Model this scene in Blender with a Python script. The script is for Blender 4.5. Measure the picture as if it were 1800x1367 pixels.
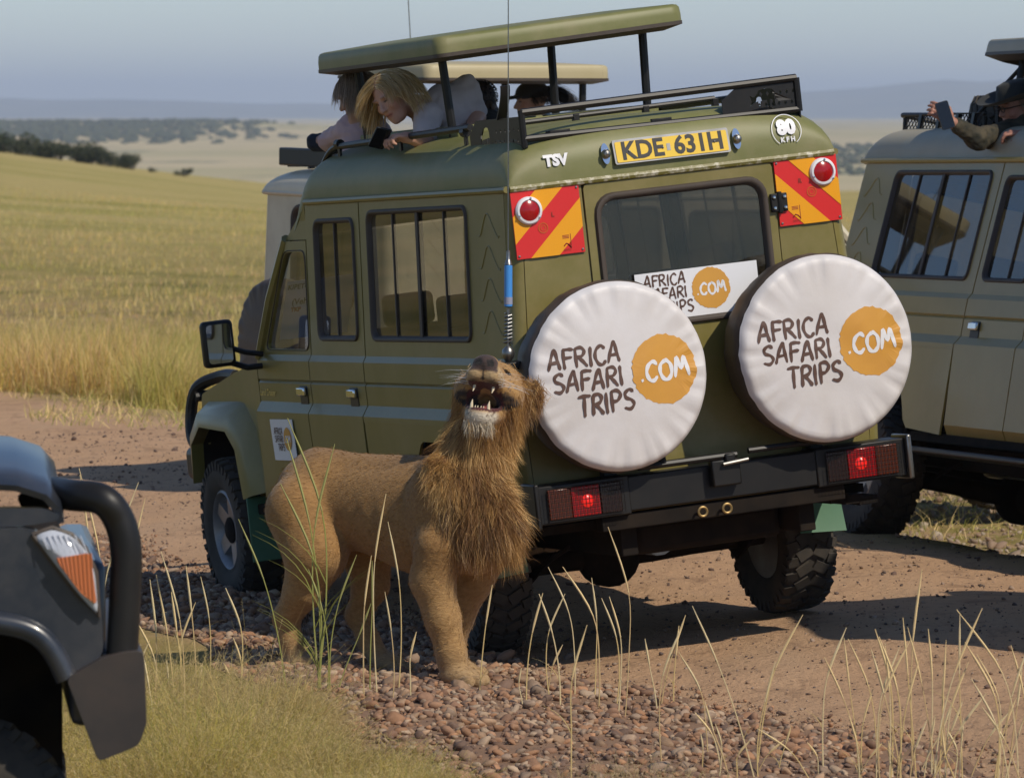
import bpy, bmesh, math, random
import numpy as np
from mathutils import Vector, Matrix
from mathutils.geometry import tessellate_polygon
for o in list(bpy.data.objects): bpy.data.objects.remove(o)
SC = bpy.context.scene
COL = SC.collection
HAZE = 1.0e-4
rng = np.random.default_rng(7)
random.seed(7)

# ------------------------------------------------------------------ camera
FPX, CX, CY, HOR, HC = 10000.0, 900.0, 683.5, 205.0, 2.48
TH = math.atan((CY - HOR) / FPX)
cam = bpy.data.objects.new('camera', bpy.data.cameras.new('camera'))
COL.objects.link(cam)
cam.location = (0, 0, HC)
cam.rotation_euler = (math.pi / 2 - TH, 0, 0)
cam.data.sensor_width = 36.0
cam.data.lens = 200.0
cam.data.clip_start = 0.1
cam.data.clip_end = 60000
cam.data.dof.use_dof = True
cam.data.dof.focus_distance = 25.4
cam.data.dof.aperture_fstop = 9.5
SC.camera = cam

# ------------------------------------------------------------------ sky, sun, exposure
SUN_AZ_X, SUN_AZ_Y, SUN_EL = 0.73, -0.683, math.radians(45)     # towards the sun, on the ground plane
w = bpy.data.worlds.new('World'); SC.world = w; w.use_nodes = True
nt = w.node_tree
sky = nt.nodes.new('ShaderNodeTexSky'); sky.sky_type = 'NISHITA'
sky.sun_disc = False
sky.sun_elevation = SUN_EL
sky.sun_rotation = math.atan2(SUN_AZ_X, SUN_AZ_Y)
sky.altitude = 1600; sky.air_density = 1.0; sky.dust_density = 0.5; sky.ozone_density = 3.0
bg = nt.nodes['Background']; bg.inputs[1].default_value = 0.115
tn = nt.nodes.new('ShaderNodeMix'); tn.data_type = 'RGBA'; tn.blend_type = 'MULTIPLY'; tn.inputs['Factor'].default_value = 1; tn.inputs[7].default_value = (.84, .86, .89, 1)
nt.links.new(sky.outputs[0], tn.inputs[6]); nt.links.new(tn.outputs[2], bg.inputs[0])
sl = bpy.data.lights.new('sun', 'SUN'); sl.energy = 3.35; sl.angle = math.radians(0.6); sl.color = (1.0, 0.91, 0.77)
sun = bpy.data.objects.new('sun', sl); COL.objects.link(sun)
sd = Vector((SUN_AZ_X * math.cos(SUN_EL), SUN_AZ_Y * math.cos(SUN_EL), math.sin(SUN_EL)))
sun.rotation_euler = sd.to_track_quat('Z', 'Y').to_euler()
sun.location = (20, -12, 25)
SC.view_settings.view_transform = 'Standard'
SC.view_settings.look = 'None'
SC.view_settings.exposure = 0.1
SC.view_settings.gamma = 1.0
SC.render.engine = 'CYCLES'
SC.cycles.use_denoising = True
SC.cycles.max_bounces = 6
SC.cycles.transparent_max_bounces = 12
SC.cycles.volume_bounces = 1
SC.cycles.sample_clamp_indirect = 6

# ------------------------------------------------------------------ helpers
def ray(px, py):
    R = np.array([1, 0, 0.]); F = np.array([0, math.cos(TH), -math.sin(TH)]); U = np.array([0, math.sin(TH), math.cos(TH)])
    return F + R * (px - CX) / FPX - U * (py - CY) / FPX
def at(px, py, Y):
    """the point at world depth Y seen at photograph position (px, py)"""
    v = ray(px, py); return np.array([0, 0, HC]) + v * (Y / v[1])
def unit(v):
    v = np.asarray(v, float); return v / (np.linalg.norm(v) + 1e-12)
def tag(o, label=None, cat=None, group=None, kind=None):
    if label: o['label'] = label
    if cat: o['category'] = cat
    if group: o['group'] = group
    if kind: o['kind'] = kind
    return o
def empty(name, label, cat, M=None, group=None):
    o = bpy.data.objects.new(name, None); COL.objects.link(o); o.empty_display_size = .2
    if M is not None: o.matrix_world = M
    return tag(o, label, cat, group)
def link(name, me, mat=None, parent=None, loc=None):
    o = bpy.data.objects.new(name, me); COL.objects.link(o)
    if mat is not None and len(me.materials) == 0: me.materials.append(mat)
    if parent is not None: o.parent = parent
    if loc is not None: o.location = loc
    return o
def fast_mesh(name, V, Fq, smooth=False, cols=None):
    """mesh from numpy verts and an (n,k) face array"""
    V = np.asarray(V, np.float32); Fq = np.asarray(Fq, np.int32)
    me = bpy.data.meshes.new(name)
    k = Fq.shape[1]; n = len(Fq)
    me.vertices.add(len(V)); me.vertices.foreach_set('co', V.ravel())
    me.loops.add(n * k); me.loops.foreach_set('vertex_index', Fq.ravel())
    me.polygons.add(n)
    me.polygons.foreach_set('loop_start', np.arange(0, n * k, k, dtype=np.int32))
    me.polygons.foreach_set('loop_total', np.full(n, k, np.int32))
    if smooth: me.polygons.foreach_set('use_smooth', np.ones(n, bool))
    me.update(calc_edges=True); me.validate()
    if cols is not None:
        a = me.color_attributes.new('Col', 'FLOAT_COLOR', 'POINT')
        c = np.ones((len(V), 4), np.float32); c[:, :3] = cols
        a.data.foreach_set('color', c.ravel())
    return me

class G:
    """collects shapes, then builds ONE mesh object"""
    def __init__(s): s.v = []; s.f = []
    def add(s, vs, fs):
        n = len(s.v); s.v += [tuple(map(float, p)) for p in vs]; s.f += [tuple(i + n for i in f) for f in fs]; return s
    def box(s, c, d, M=None):
        x, y, z = (q / 2 for q in d)
        vs = [Vector((a * x, b * y, e * z)) for e in (-1, 1) for b in (-1, 1) for a in (-1, 1)]
        if M is not None: vs = [M @ p for p in vs]
        vs = [p + Vector(c) for p in vs]
        return s.add(vs, [(0, 2, 3, 1), (4, 5, 7, 6), (0, 1, 5, 4), (2, 6, 7, 3), (0, 4, 6, 2), (1, 3, 7, 5)])
    def bb(s, x0, x1, y0, y1, z0, z1):
        return s.box(((x0 + x1) / 2, (y0 + y1) / 2, (z0 + z1) / 2), (abs(x1 - x0), abs(y1 - y0), abs(z1 - z0)))
    def tube(s, pts, r, n=10, closed=False, caps=True):
        pts = [Vector(p) for p in pts]; m = len(pts)
        rs = r if isinstance(r, (list, tuple)) else [r] * m
        rings = []; prev = None
        for i in range(m):
            if closed: t = (pts[(i + 1) % m] - pts[i - 1]).normalized()
            else: t = (pts[min(i + 1, m - 1)] - pts[max(i - 1, 0)]).normalized()
            if prev is None:
                a = Vector((0, 0, 1)) if abs(t.z) < .9 else Vector((1, 0, 0)); u = t.cross(a).normalized()
            else: u = (prev - t * prev.dot(t)).normalized()
            prev = u; v = t.cross(u)
            rings.append([pts[i] + (u * math.cos(2 * math.pi * k / n) + v * math.sin(2 * math.pi * k / n)) * rs[i] for k in range(n)])
        vs = [p for g in rings for p in g]; fs = []
        for i in range(m if closed else m - 1):
            j = (i + 1) % m
            fs += [(i * n + k, i * n + (k + 1) % n, j * n + (k + 1) % n, j * n + k) for k in range(n)]
        if caps and not closed: fs += [tuple(range(n))[::-1], tuple((m - 1) * n + k for k in range(n))]
        return s.add(vs, fs)
    def lathe(s, prof, n=32, M=None, closed=False):
        """prof: (radius, height) pairs turned round local z"""
        M = M or Matrix(); m = len(prof)
        vs = [M @ Vector((r * math.cos(2 * math.pi * k / n), r * math.sin(2 * math.pi * k / n), h)) for r, h in prof for k in range(n)]
        fs = []
        for i in range(m if closed else m - 1):
            j = (i + 1) % m
            fs += [(i * n + k, i * n + (k + 1) % n, j * n + (k + 1) % n, j * n + k) for k in range(n)]
        if not closed: fs += [tuple(range(n))[::-1], tuple((m - 1) * n + k for k in range(n))]
        return s.add(vs, fs)
    def poly(s, outline, holes=(), fn=lambda a, b: (a, b, 0), depth=None):
        """flat polygon with holes in (a,b), mapped by fn; depth = offset vector for thickness"""
        loops = [list(outline)] + [list(h) for h in holes]
        flat = [p for l in loops for p in l]
        tri = tessellate_polygon([[Vector((p[0], p[1], 0)) for p in l] for l in loops])
        vs = [Vector(fn(*p)) for p in flat]
        if depth is None: return s.add(vs, tri)
        d = Vector(depth); n = len(vs)
        fs = [tuple(t) for t in tri] + [tuple(i + n for i in t[::-1]) for t in tri]
        k = 0
        for l in loops:
            L = len(l); fs += [(k + i, k + (i + 1) % L, n + k + (i + 1) % L, n + k + i) for i in range(L)]; k += L
        return s.add(vs + [p + d for p in vs], fs)
    def grid(s, P, closed_u=False):
        """P[i][j] points"""
        a, b = len(P), len(P[0])
        vs = [p for row in P for p in row]
        fs = [(i * b + j, ((i + 1) % a) * b + j, ((i + 1) % a) * b + (j + 1), i * b + j + 1) for i in range(a if closed_u else a - 1) for j in range(b - 1)]
        return s.add(vs, fs)
    def build(s, name, mat, parent=None, smooth=35, bevel=0, solid=0, seg=2):
        me = bpy.data.meshes.new(name); me.from_pydata(s.v, [], s.f); me.update()
        bm = bmesh.new(); bm.from_mesh(me); bmesh.ops.recalc_face_normals(bm, faces=bm.faces); bm.to_mesh(me); bm.free()
        o = link(name, me, mat, parent)
        if smooth:
            me.polygons.foreach_set('use_smooth', np.ones(len(me.polygons), bool)); me.set_sharp_from_angle(angle=math.radians(smooth))
        if solid:
            m = o.modifiers.new('solid', 'SOLIDIFY'); m.thickness = solid; m.offset = 0
            if smooth: m = o.modifiers.new('split', 'EDGE_SPLIT'); m.split_angle = math.radians(smooth)
        if bevel:
            m = o.modifiers.new('bevel', 'BEVEL'); m.width = bevel; m.segments = seg; m.limit_method = 'ANGLE'; m.angle_limit = math.radians(40)
        return o

def rrect(x0, x1, y0, y1, r, n=5):
    out = []
    for cx, cy, a0 in ((x1 - r, y1 - r, 0), (x0 + r, y1 - r, 90), (x0 + r, y0 + r, 180), (x1 - r, y0 + r, 270)):
        for k in range(n + 1):
            a = math.radians(a0 + 90 * k / n); out.append((cx + r * math.cos(a), cy + r * math.sin(a)))
    return out
def rpoly(pts, r, n=4):
    """round the corners of a polygon"""
    out = []; m = len(pts)
    for i in range(m):
        p0, p, p1 = (Vector(pts[(i + d) % m]).to_2d() for d in (-1, 0, 1))
        a = (p0 - p); b = (p1 - p); q = min(r, a.length * .45, b.length * .45)
        A = p + a.normalized() * q; B = p + b.normalized() * q
        for k in range(n + 1):
            t = k / n; out.append(tuple(A * (1 - t) ** 2 + p * 2 * t * (1 - t) + B * t ** 2))
    return out
def bez(pts, n=6):
    """smooth path through points (Catmull-Rom)"""
    P = [Vector(p) for p in pts]; out = []
    for i in range(len(P) - 1):
        p0, p1, p2, p3 = P[max(i - 1, 0)], P[i], P[i + 1], P[min(i + 2, len(P) - 1)]
        for k in range(n):
            t = k / n
            out.append(.5 * ((2 * p1) + (p2 - p0) * t + (2 * p0 - 5 * p1 + 4 * p2 - p3) * t * t + (3 * p1 - p0 - 3 * p2 + p3) * t ** 3))
    return out + [P[-1]]

# hand-brushed capitals as strokes in a unit box
STROKES = {
 'A': ([(0, 0), (.14, .5), (.34, 1), (.42, .98), (.5, .5), (.6, .02)], [(.1, .36), (.56, .4)]),
 'F': ([(.1, 0), (.08, .5), (.1, 1)], [(.06, .98), (.35, 1.0), (.6, .96)], [(.1, .55), (.5, .57)]),
 'R': ([(.08, 0), (.08, .5), (.1, .98)], [(.08, .96), (.4, 1), (.56, .8), (.42, .56), (.12, .5)], [(.2, .52), (.42, .28), (.62, 0)]),
 'I': ([(.1, 0), (.08, .5), (.1, 1)],),
 'C': ([(.6, .84), (.42, 1), (.16, .82), (.06, .45), (.2, .08), (.42, 0), (.6, .18)],),
 'S': ([(.52, .88), (.34, 1), (.1, .84), (.14, .6), (.42, .46), (.54, .24), (.34, .02), (.04, .1)],),
 'T': ([(0, .94), (.3, .98), (.64, .96)], [(.32, .96), (.31, .5), (.33, -.04)]),
 'P': ([(.1, -.04), (.09, .5), (.1, .98)], [(.08, .96), (.4, 1), (.58, .78), (.4, .5), (.12, .46)]),
 'O': ([(.36, 1), (.1, .8), (.05, .42), (.2, .06), (.44, 0), (.64, .28), (.62, .74), (.42, .98), (.34, 1)],),
 'M': ([(.02, 0), (.1, .5), (.18, 1), (.38, .4), (.58, 1), (.68, .5), (.76, .02)],),
 '.': ([(.06, .06), (.1, .04)],),
}
ADV = dict(A=.74, F=.66, R=.74, I=.3, C=.74, S=.68, T=.72, P=.72, O=.8, M=.94)
ADV['.'] = .26
def brush(g, text, x0, x1, base, h, fn, wd=.17, rs=3):
    """brush lettering from x0 to x1 on a baseline, mapped by fn(a,b,lift)"""
    r = random.Random(rs); tot = sum(ADV[c] for c in text); sx = (x1 - x0) / tot; x = x0
    for c in text:
        dy = r.uniform(-.04, .04) * h; sl_ = r.uniform(-.03, .05)
        for st in STROKES[c]:
            P = [Vector((x + (p[0] + sl_ * p[1]) * sx, base + dy + p[1] * h)) for p in st]
            P = [Vector((q.x, q.y)) for q in bez([(p.x, p.y, 0) for p in P], 5)]
            n = len(P); vs = []; fs = []
            for i, p in enumerate(P):
                t = (P[min(i + 1, n - 1)] - P[max(i - 1, 0)]); t.normalize(); q = Vector((-t.y, t.x))
                ww = h * wd * .5 * (1.0 + .16 * math.sin(i * .9 + x * 40)) * (.72 if i in (0, n - 1) else 1)
                vs += [fn(*(p + q * ww)), fn(*(p - q * ww))]
                if i: fs.append((2 * i - 2, 2 * i - 1, 2 * i + 1, 2 * i))
            # rounded ends
            for e, s_ in ((0, -1), (n - 1, 1)):
                t = (P[min(e + 1, n - 1)] - P[max(e - 1, 0)]); t.normalize(); tip = P[e] + t * s_ * h * wd * .32
                vs.append(fn(*tip)); fs.append((2 * e, 2 * e + 1, len(vs) - 1))
            g.add(vs, fs)
        x += ADV[c] * sx
    return g
def text_mesh(txt, size, bold=0.0, shear=0.0, sx=1.0):
    """built-in font as flat mesh geometry, centred; returns verts, faces"""
    cu = bpy.data.curves.new('txt', 'FONT'); cu.body = txt; cu.size = size; cu.align_x = 'CENTER'; cu.align_y = 'CENTER'
    cu.offset = bold; cu.shear = shear; cu.resolution_u = 3
    ob = bpy.data.objects.new('txt', cu); COL.objects.link(ob)
    dg = bpy.context.evaluated_depsgraph_get(); me = bpy.data.meshes.new_from_object(ob.evaluated_get(dg))
    V = [(v.co.x * sx, v.co.y) for v in me.vertices]; F_ = [tuple(p.vertices) for p in me.polygons]
    bpy.data.objects.remove(ob); bpy.data.curves.remove(cu); bpy.data.meshes.remove(me)
    return V, F_
def text(name, txt, size, mat, parent, fn, bold=0.0, shear=0.0, sx=1.0):
    V, F_ = text_mesh(txt, size, bold, shear, sx); g = G(); g.add([fn(*p) for p in V], F_)
    return g.build(name, mat, parent, smooth=0)

# signed-distance modelling for bodies: smooth unions meshed with surface nets
class SDF:
    def __init__(s, lo, hi, h):
        s.lo = np.array(lo, float); s.h = h; s.n = np.ceil((np.array(hi) - s.lo) / h).astype(int) + 1
        s.F = np.full(s.n, .25, np.float32)
    def _blk(s, lo, hi, pad):
        a = np.clip(np.floor((lo - pad - s.lo) / s.h).astype(int), 0, s.n); b = np.clip(np.ceil((hi + pad - s.lo) / s.h).astype(int) + 1, 0, s.n)
        if np.any(b <= a): return None, None
        ax = [s.lo[i] + s.h * np.arange(a[i], b[i]) for i in range(3)]
        X = np.stack(np.meshgrid(*ax, indexing='ij'), -1).astype(np.float32)
        return tuple(slice(a[i], b[i]) for i in range(3)), X
    def _mix(s, sl, d, k, sub=False):
        A = s.F[sl]
        if sub:
            h = np.clip(.5 - .5 * (A + d) / k, 0, 1); s.F[sl] = A * (1 - h) + (-d) * h + k * h * (1 - h)
        else:
            h = np.clip(.5 + .5 * (A - d) / k, 0, 1); s.F[sl] = A * (1 - h) + d * h - k * h * (1 - h)
    def cone(s, a, b, ra, rb, k=.03, sub=False, flat=None):
        a = np.array(a, float); b = np.array(b, float); R = max(ra, rb)
        sl, X = s._blk(np.minimum(a, b) - R, np.maximum(a, b) + R, .08 + k)
        if sl is None: return s
        ab = b - a; t = np.clip(((X - a) @ ab) / (ab @ ab + 1e-12), 0, 1)[..., None]
        q = X - (a + t * ab)
        if flat is not None:          # (axis, factor): squash across an axis
            ax, fa = np.array(unit(flat[0])), flat[1]; q = q + ((q @ ax) * (1 / fa - 1))[..., None] * ax
        d = np.linalg.norm(q, axis=-1) - (ra + t[..., 0] * (rb - ra))
        s._mix(sl, d, k, sub); return s
    def path(s, pts, k=.03):
        for (p, r), (q, r2) in zip(pts[:-1], pts[1:]): s.cone(p, q, r, r2, k)
        return s
    def ell(s, c, r, axes=None, k=.03, sub=False):
        c = np.array(c, float); r = np.array(r, float); R = r.max()
        sl, X = s._blk(c - R, c + R, .08 + k)
        if sl is None: return s
        q = X - c
        if axes is not None: q = q @ np.array(axes, float).T
        k0 = np.linalg.norm(q / r, axis=-1); k1 = np.linalg.norm(q / r ** 2, axis=-1) + 1e-9
        s._mix(sl, k0 * (k0 - 1) / k1, k, sub); return s
    def mesh(s):
        F = s.F; h = s.h; n = F.shape
        I = F < 0
        c = [I[i:n[0] - 1 + i, j:n[1] - 1 + j, k:n[2] - 1 + k] for i in (0, 1) for j in (0, 1) for k in (0, 1)]
        cnt = sum(x.astype(np.int8) for x in c); act = (cnt > 0) & (cnt < 8)
        idx = -np.ones(act.shape, np.int64); ii = np.argwhere(act); idx[act] = np.arange(len(ii))
        acc = np.zeros((len(ii), 3)); num = np.zeros(len(ii))
        corners = [(i, j, k) for i in (0, 1) for j in (0, 1) for k in (0, 1)]
        for A in corners:
            for d in range(3):
                if A[d]: continue
                B = list(A); B[d] = 1
                fa = F[ii[:, 0] + A[0], ii[:, 1] + A[1], ii[:, 2] + A[2]]; fb = F[ii[:, 0] + B[0], ii[:, 1] + B[1], ii[:, 2] + B[2]]
                m = (fa < 0) != (fb < 0); t = np.where(m, fa / (fa - fb + 1e-12), 0)
                p = np.tile(np.array(A, float), (len(ii), 1)); p[:, d] += t
                acc[m] += p[m]; num[m] += 1
        V = s.lo + h * (ii + acc / num[:, None])
        Q = []
        for d in range(3):
            e, f_ = [q for q in range(3) if q != d]
            sl0 = [slice(0, n[0]), slice(0, n[1]), slice(0, n[2])]
            a = [slice(None)] * 3; b = [slice(None)] * 3; a[d] = slice(0, n[d] - 1); b[d] = slice(1, n[d])
            m = I[tuple(a)] != I[tuple(b)]; P = np.argwhere(m)
            P = P[(P[:, e] > 0) & (P[:, f_] > 0) & (P[:, e] < n[e] - 1) & (P[:, f_] < n[f_] - 1)]
            inside = I[P[:, 0], P[:, 1], P[:, 2]]
            def at_(de, df):
                q = P.copy(); q[:, e] -= de; q[:, f_] -= df; return idx[q[:, 0], q[:, 1], q[:, 2]]
            quad = np.stack([at_(1, 1), at_(0, 1), at_(0, 0), at_(1, 0)], 1)
            flip = inside if d != 1 else ~inside
            quad[~flip] = quad[~flip][:, ::-1]; Q.append(quad)
        Q = np.concatenate(Q); Q = Q[(Q >= 0).all(1)]
        return V, Q
def relax(V, Q, it=3, a=.5):
    for _ in range(it):
        S = np.zeros_like(V); C = np.zeros(len(V))
        for i in range(4):
            for j in (1, 3):
                np.add.at(S, Q[:, i], V[Q[:, (i + j) % 4]]); np.add.at(C, Q[:, i], 1)
        V = V * (1 - a) + a * S / np.maximum(C, 1)[:, None]
    return V
def vnormals(V, Q):
    n = np.cross(V[Q[:, 2]] - V[Q[:, 0]], V[Q[:, 3]] - V[Q[:, 1]]); N = np.zeros_like(V)
    for i in range(4): np.add.at(N, Q[:, i], n)
    return N / (np.linalg.norm(N, axis=1, keepdims=True) + 1e-12)
def ribbons(P0, D, L, W, bend, nseg=3, side=None, tip=.15, wave=0.0):
    """many tapered strands as one set of quads"""
    N = len(P0); D = D / (np.linalg.norm(D, axis=1, keepdims=True) + 1e-9)
    if side is None:
        side = np.cross(D, rng.normal(size=(N, 3)))
    side = side / (np.linalg.norm(side, axis=1, keepdims=True) + 1e-9)
    t = np.linspace(0, 1, nseg + 1)[None, :, None]
    C = P0[:, None] + D[:, None] * (L[:, None, None] * t) + bend[:, None] * (L[:, None, None] * t ** 2)
    if wave:
        ph = rng.uniform(0, 6.28, (N, 1, 1)); C = C + side[:, None] * (np.sin(t * 7 + ph) * L[:, None, None] * wave * t)
    ww = W[:, None, None] * (1 - (1 - tip) * t ** 1.5) * .5
    A = C + side[:, None] * ww; B = C - side[:, None] * ww
    V = np.stack([A, B], 2).reshape(-1, 3)
    k = (np.arange(N)[:, None] * (nseg + 1) + np.arange(nseg)[None]) * 2
    Q = np.stack([k, k + 1, k + 3, k + 2], -1).reshape(-1, 4)
    return V, Q
def percol(cols, per): return np.repeat(cols, per, axis=0)

# ------------------------------------------------------------------ materials
def mat(name, col, rough=.6, metal=0., col2=None, scale=8., amt=.5, bump=0., bscale=60., coat=0., detail=4., attr=False, spec=.5, trans=0., sheen=0., dust=None, emit=None, stretch=None):
    m = bpy.data.materials.new(name); m.use_nodes = True; t = m.node_tree; b = t.nodes['Principled BSDF']
    b.inputs['Roughness'].default_value = rough; b.inputs['Metallic'].default_value = metal
    b.inputs['Specular IOR Level'].default_value = spec
    if coat: b.inputs['Coat Weight'].default_value = coat; b.inputs['Coat Roughness'].default_value = .08
    if trans: b.inputs['Transmission Weight'].default_value = trans
    if sheen: b.inputs['Sheen Weight'].default_value = sheen
    c4 = lambda c: (c[0], c[1], c[2], 1)
    b.inputs['Base Color'].default_value = c4(col)
    tc = t.nodes.new('ShaderNodeTexCoord'); src = None
    vec = tc.outputs['Object']
    if stretch:
        mp = t.nodes.new('ShaderNodeMapping'); mp.inputs['Scale'].default_value = stretch; t.links.new(vec, mp.inputs[0]); vec = mp.outputs[0]
    def noise(sc, de=4., rg=.6):
        n = t.nodes.new('ShaderNodeTexNoise'); n.inputs['Scale'].default_value = sc; n.inputs['Detail'].default_value = de; n.inputs['Roughness'].default_value = rg
        t.links.new(vec, n.inputs[0]); return n
    if attr:
        a = t.nodes.new('ShaderNodeAttribute'); a.attribute_name = 'Col'; src = a.outputs['Color']
    if col2 is not None:
        n = noise(scale, detail); r = t.nodes.new('ShaderNodeValToRGB')
        off = .14 if name.startswith('chipped') else 0
        r.color_ramp.elements[0].position = .5 - .3 * (1 - amt) - .08 + off; r.color_ramp.elements[1].position = .5 + .3 * (1 - amt) + .08 + off * .3
        t.links.new(n.outputs[0], r.inputs[0])
        mx = t.nodes.new('ShaderNodeMix'); mx.data_type = 'RGBA'
        if attr:
            mx.blend_type = 'MULTIPLY'; mx.inputs['Factor'].default_value = 1
            r.color_ramp.elements[0].color = c4(col); r.color_ramp.elements[1].color = c4(col2)
            t.links.new(src, mx.inputs[6]); t.links.new(r.outputs[0], mx.inputs[7])
        else:
            t.links.new(r.outputs[0], mx.inputs['Factor']); mx.inputs[6].default_value = c4(col); mx.inputs[7].default_value = c4(col2)
        src = mx.outputs[2]
    if dust is not None:      # (colour, amount): settled dust, as blotches and fine specks
        n = noise(3.2, 8, .7); r = t.nodes.new('ShaderNodeValToRGB'); r.color_ramp.elements[0].position = .42; r.color_ramp.elements[1].position = .75
        r.color_ramp.elements[1].color = (dust[1],) * 3 + (1,)
        t.links.new(n.outputs[0], r.inputs[0])
        mx = t.nodes.new('ShaderNodeMix'); mx.data_type = 'RGBA'; t.links.new(r.outputs[0], mx.inputs['Factor'])
        if src is not None: t.links.new(src, mx.inputs[6])
        else: mx.inputs[6].default_value = c4(col)
        mx.inputs[7].default_value = c4(dust[0]); src = mx.outputs[2]
        rr = t.nodes.new('ShaderNodeMapRange'); rr.inputs['To Min'].default_value = rough; rr.inputs['To Max'].default_value = min(1, rough + .35 * dust[1] + .1)
        t.links.new(r.outputs[0], rr.inputs[0]); t.links.new(rr.outputs[0], b.inputs['Roughness'])
    if src is not None: t.links.new(src, b.inputs['Base Color'])
    if bump:
        n = noise(bscale, 5); bp_ = t.nodes.new('ShaderNodeBump'); bp_.inputs['Strength'].default_value = bump; bp_.inputs['Distance'].default_value = .01
        t.links.new(n.outputs[0], bp_.inputs['Height']); t.links.new(bp_.outputs[0], b.inputs['Normal'])
    if emit: b.inputs['Emission Color'].default_value = c4(emit[0]); b.inputs['Emission Strength'].default_value = emit[1]
    return m
def glass(name, tint, rough=.02, dust=0.03):
    m = bpy.data.materials.new(name); m.use_nodes = True; t = m.node_tree; t.nodes.remove(t.nodes['Principled BSDF'])
    tr = t.nodes.new('ShaderNodeBsdfTransparent'); tr.inputs[0].default_value = (*tint, 1)
    gl = t.nodes.new('ShaderNodeBsdfGlossy'); gl.inputs['Roughness'].default_value = rough
    n = t.nodes.new('ShaderNodeTexNoise'); n.inputs['Scale'].default_value = 2.5; tc = t.nodes.new('ShaderNodeTexCoord'); t.links.new(tc.outputs['Object'], n.inputs[0])
    bp_ = t.nodes.new('ShaderNodeBump'); bp_.inputs['Strength'].default_value = .04; t.links.new(n.outputs[0], bp_.inputs['Height']); t.links.new(bp_.outputs[0], gl.inputs['Normal'])
    lw_ = t.nodes.new('ShaderNodeLayerWeight'); lw_.inputs[0].default_value = .5; pw = t.nodes.new('ShaderNodeMath'); pw.operation = 'POWER'; pw.inputs[1].default_value = 4.2; t.links.new(lw_.outputs['Facing'], pw.inputs[0]); fr = t.nodes.new('ShaderNodeMath'); fr.operation = 'MULTIPLY_ADD'; fr.inputs[1].default_value = .93; fr.inputs[2].default_value = .06; t.links.new(pw.outputs[0], fr.inputs[0])
    mx = t.nodes.new('ShaderNodeMixShader'); t.links.new(fr.outputs[0], mx.inputs[0]); t.links.new(tr.outputs[0], mx.inputs[1]); t.links.new(gl.outputs[0], mx.inputs[2])
    df = t.nodes.new('ShaderNodeBsdfDiffuse'); df.inputs[0].default_value = (.42, .33, .22, 1)
    n2 = t.nodes.new('ShaderNodeTexNoise'); n2.inputs['Scale'].default_value = 4; n2.inputs['Detail'].default_value = 6; t.links.new(tc.outputs['Object'], n2.inputs[0])
    mr = t.nodes.new('ShaderNodeMapRange'); mr.inputs['From Min'].default_value = .3; mr.inputs['From Max'].default_value = .75; mr.inputs['To Max'].default_value = dust * 2; t.links.new(n2.outputs[0], mr.inputs[0])
    m2 = t.nodes.new('ShaderNodeMixShader'); t.links.new(mr.outputs[0], m2.inputs[0]); t.links.new(mx.outputs[0], m2.inputs[1]); t.links.new(df.outputs[0], m2.inputs[2])
    t.links.new(m2.outputs[0], t.nodes['Material Output'].inputs[0])
    return m
DUST = (.42, .33, .22)
M = {}
M['olive'] = mat('olive paint', (.165, .138, .03), .42, col2=(.19, .16, .038), scale=2.5, coat=.12, dust=((.42, .32, .17), .3), bump=.02, bscale=400)
M['olive_chip'] = mat('chipped olive paint', (.16, .14, .03), .5, col2=(.6, .56, .45), scale=26, amt=.75, detail=6)
M['olive_roof'] = mat('olive roof paint', (.15, .155, .045), .5, col2=(.18, .18, .06), scale=3, dust=(DUST, .3), bump=.03, bscale=300)
M['khaki'] = mat('khaki paint', (.28, .205, .035), .38, col2=(.34, .25, .06), scale=2, coat=.12, dust=((.45, .33, .17), .35))
M['khaki_roof'] = mat('dusty khaki roof', (.33, .3, .215), .5, col2=(.4, .36, .26), scale=3, dust=(DUST, .4))
M['beige'] = mat('beige paint', (.60, .53, .38), .4, col2=(.66, .59, .44), scale=2, dust=(DUST, .5), coat=.15)
M['navy'] = mat('dark blue paint', (.018, .023, .034), .3, col2=(.024, .03, .042), scale=2, coat=.35, dust=((.3, .26, .22), .18))
M['rubber'] = mat('rubber', (.022, .02, .018), .75, col2=(.04, .034, .028), scale=6, bump=.1)
M['tyre'] = mat('dusty tyre rubber', (.028, .026, .023), .85, col2=(.075, .06, .045), scale=9, bump=.15, bscale=120)
M['black'] = mat('black metal', (.007, .007, .0075), .45, col2=(.013, .012, .011), scale=7, dust=(DUST, .025), spec=.35)
M['blackflat'] = mat('black underside', (.009, .0075, .0065), .9, col2=(.026, .018, .012), scale=7, spec=.2)
M['steel'] = mat('dusty steel', (.32, .32, .32), .35, .9, col2=(.2, .19, .17), scale=8)
M['chrome'] = mat('chrome', (.7, .7, .7), .12, 1.)
M['rim'] = mat('grey wheel rim', (.34, .34, .35), .4, .5, col2=(.22, .2, .18), scale=8)
M['frame'] = mat('window rubber', (.05, .038, .03), .65, col2=(.075, .055, .042), scale=5)
M['glass'] = glass('tinted glass', (.34, .33, .30), dust=.10)
M['glassrear'] = glass('dark rear glass', (.22, .22, .22), dust=.025)
M['glassclear'] = glass('clear glass', (.82, .85, .84))
M['white'] = mat('white vinyl', (.72, .70, .71), .5, col2=(.62, .585, .565), scale=3.5, amt=.35, bump=.12, bscale=18, dust=((.5, .44, .38), .22))
M['brownvinyl'] = mat('brown vinyl', (.05, .036, .027), .55, col2=(.075, .055, .04), scale=6, bump=.15, bscale=30)
M['signwhite'] = mat('white sign', (.78, .78, .8), .45)
M['ink'] = mat('brown print', (.105, .055, .04), .6)
M['orange'] = mat('orange print', (.66, .33, .05), .55, col2=(.60, .29, .05), scale=6)
M['plate_y'] = mat('yellow plate', (.80, .52, .02), .4)
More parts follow.
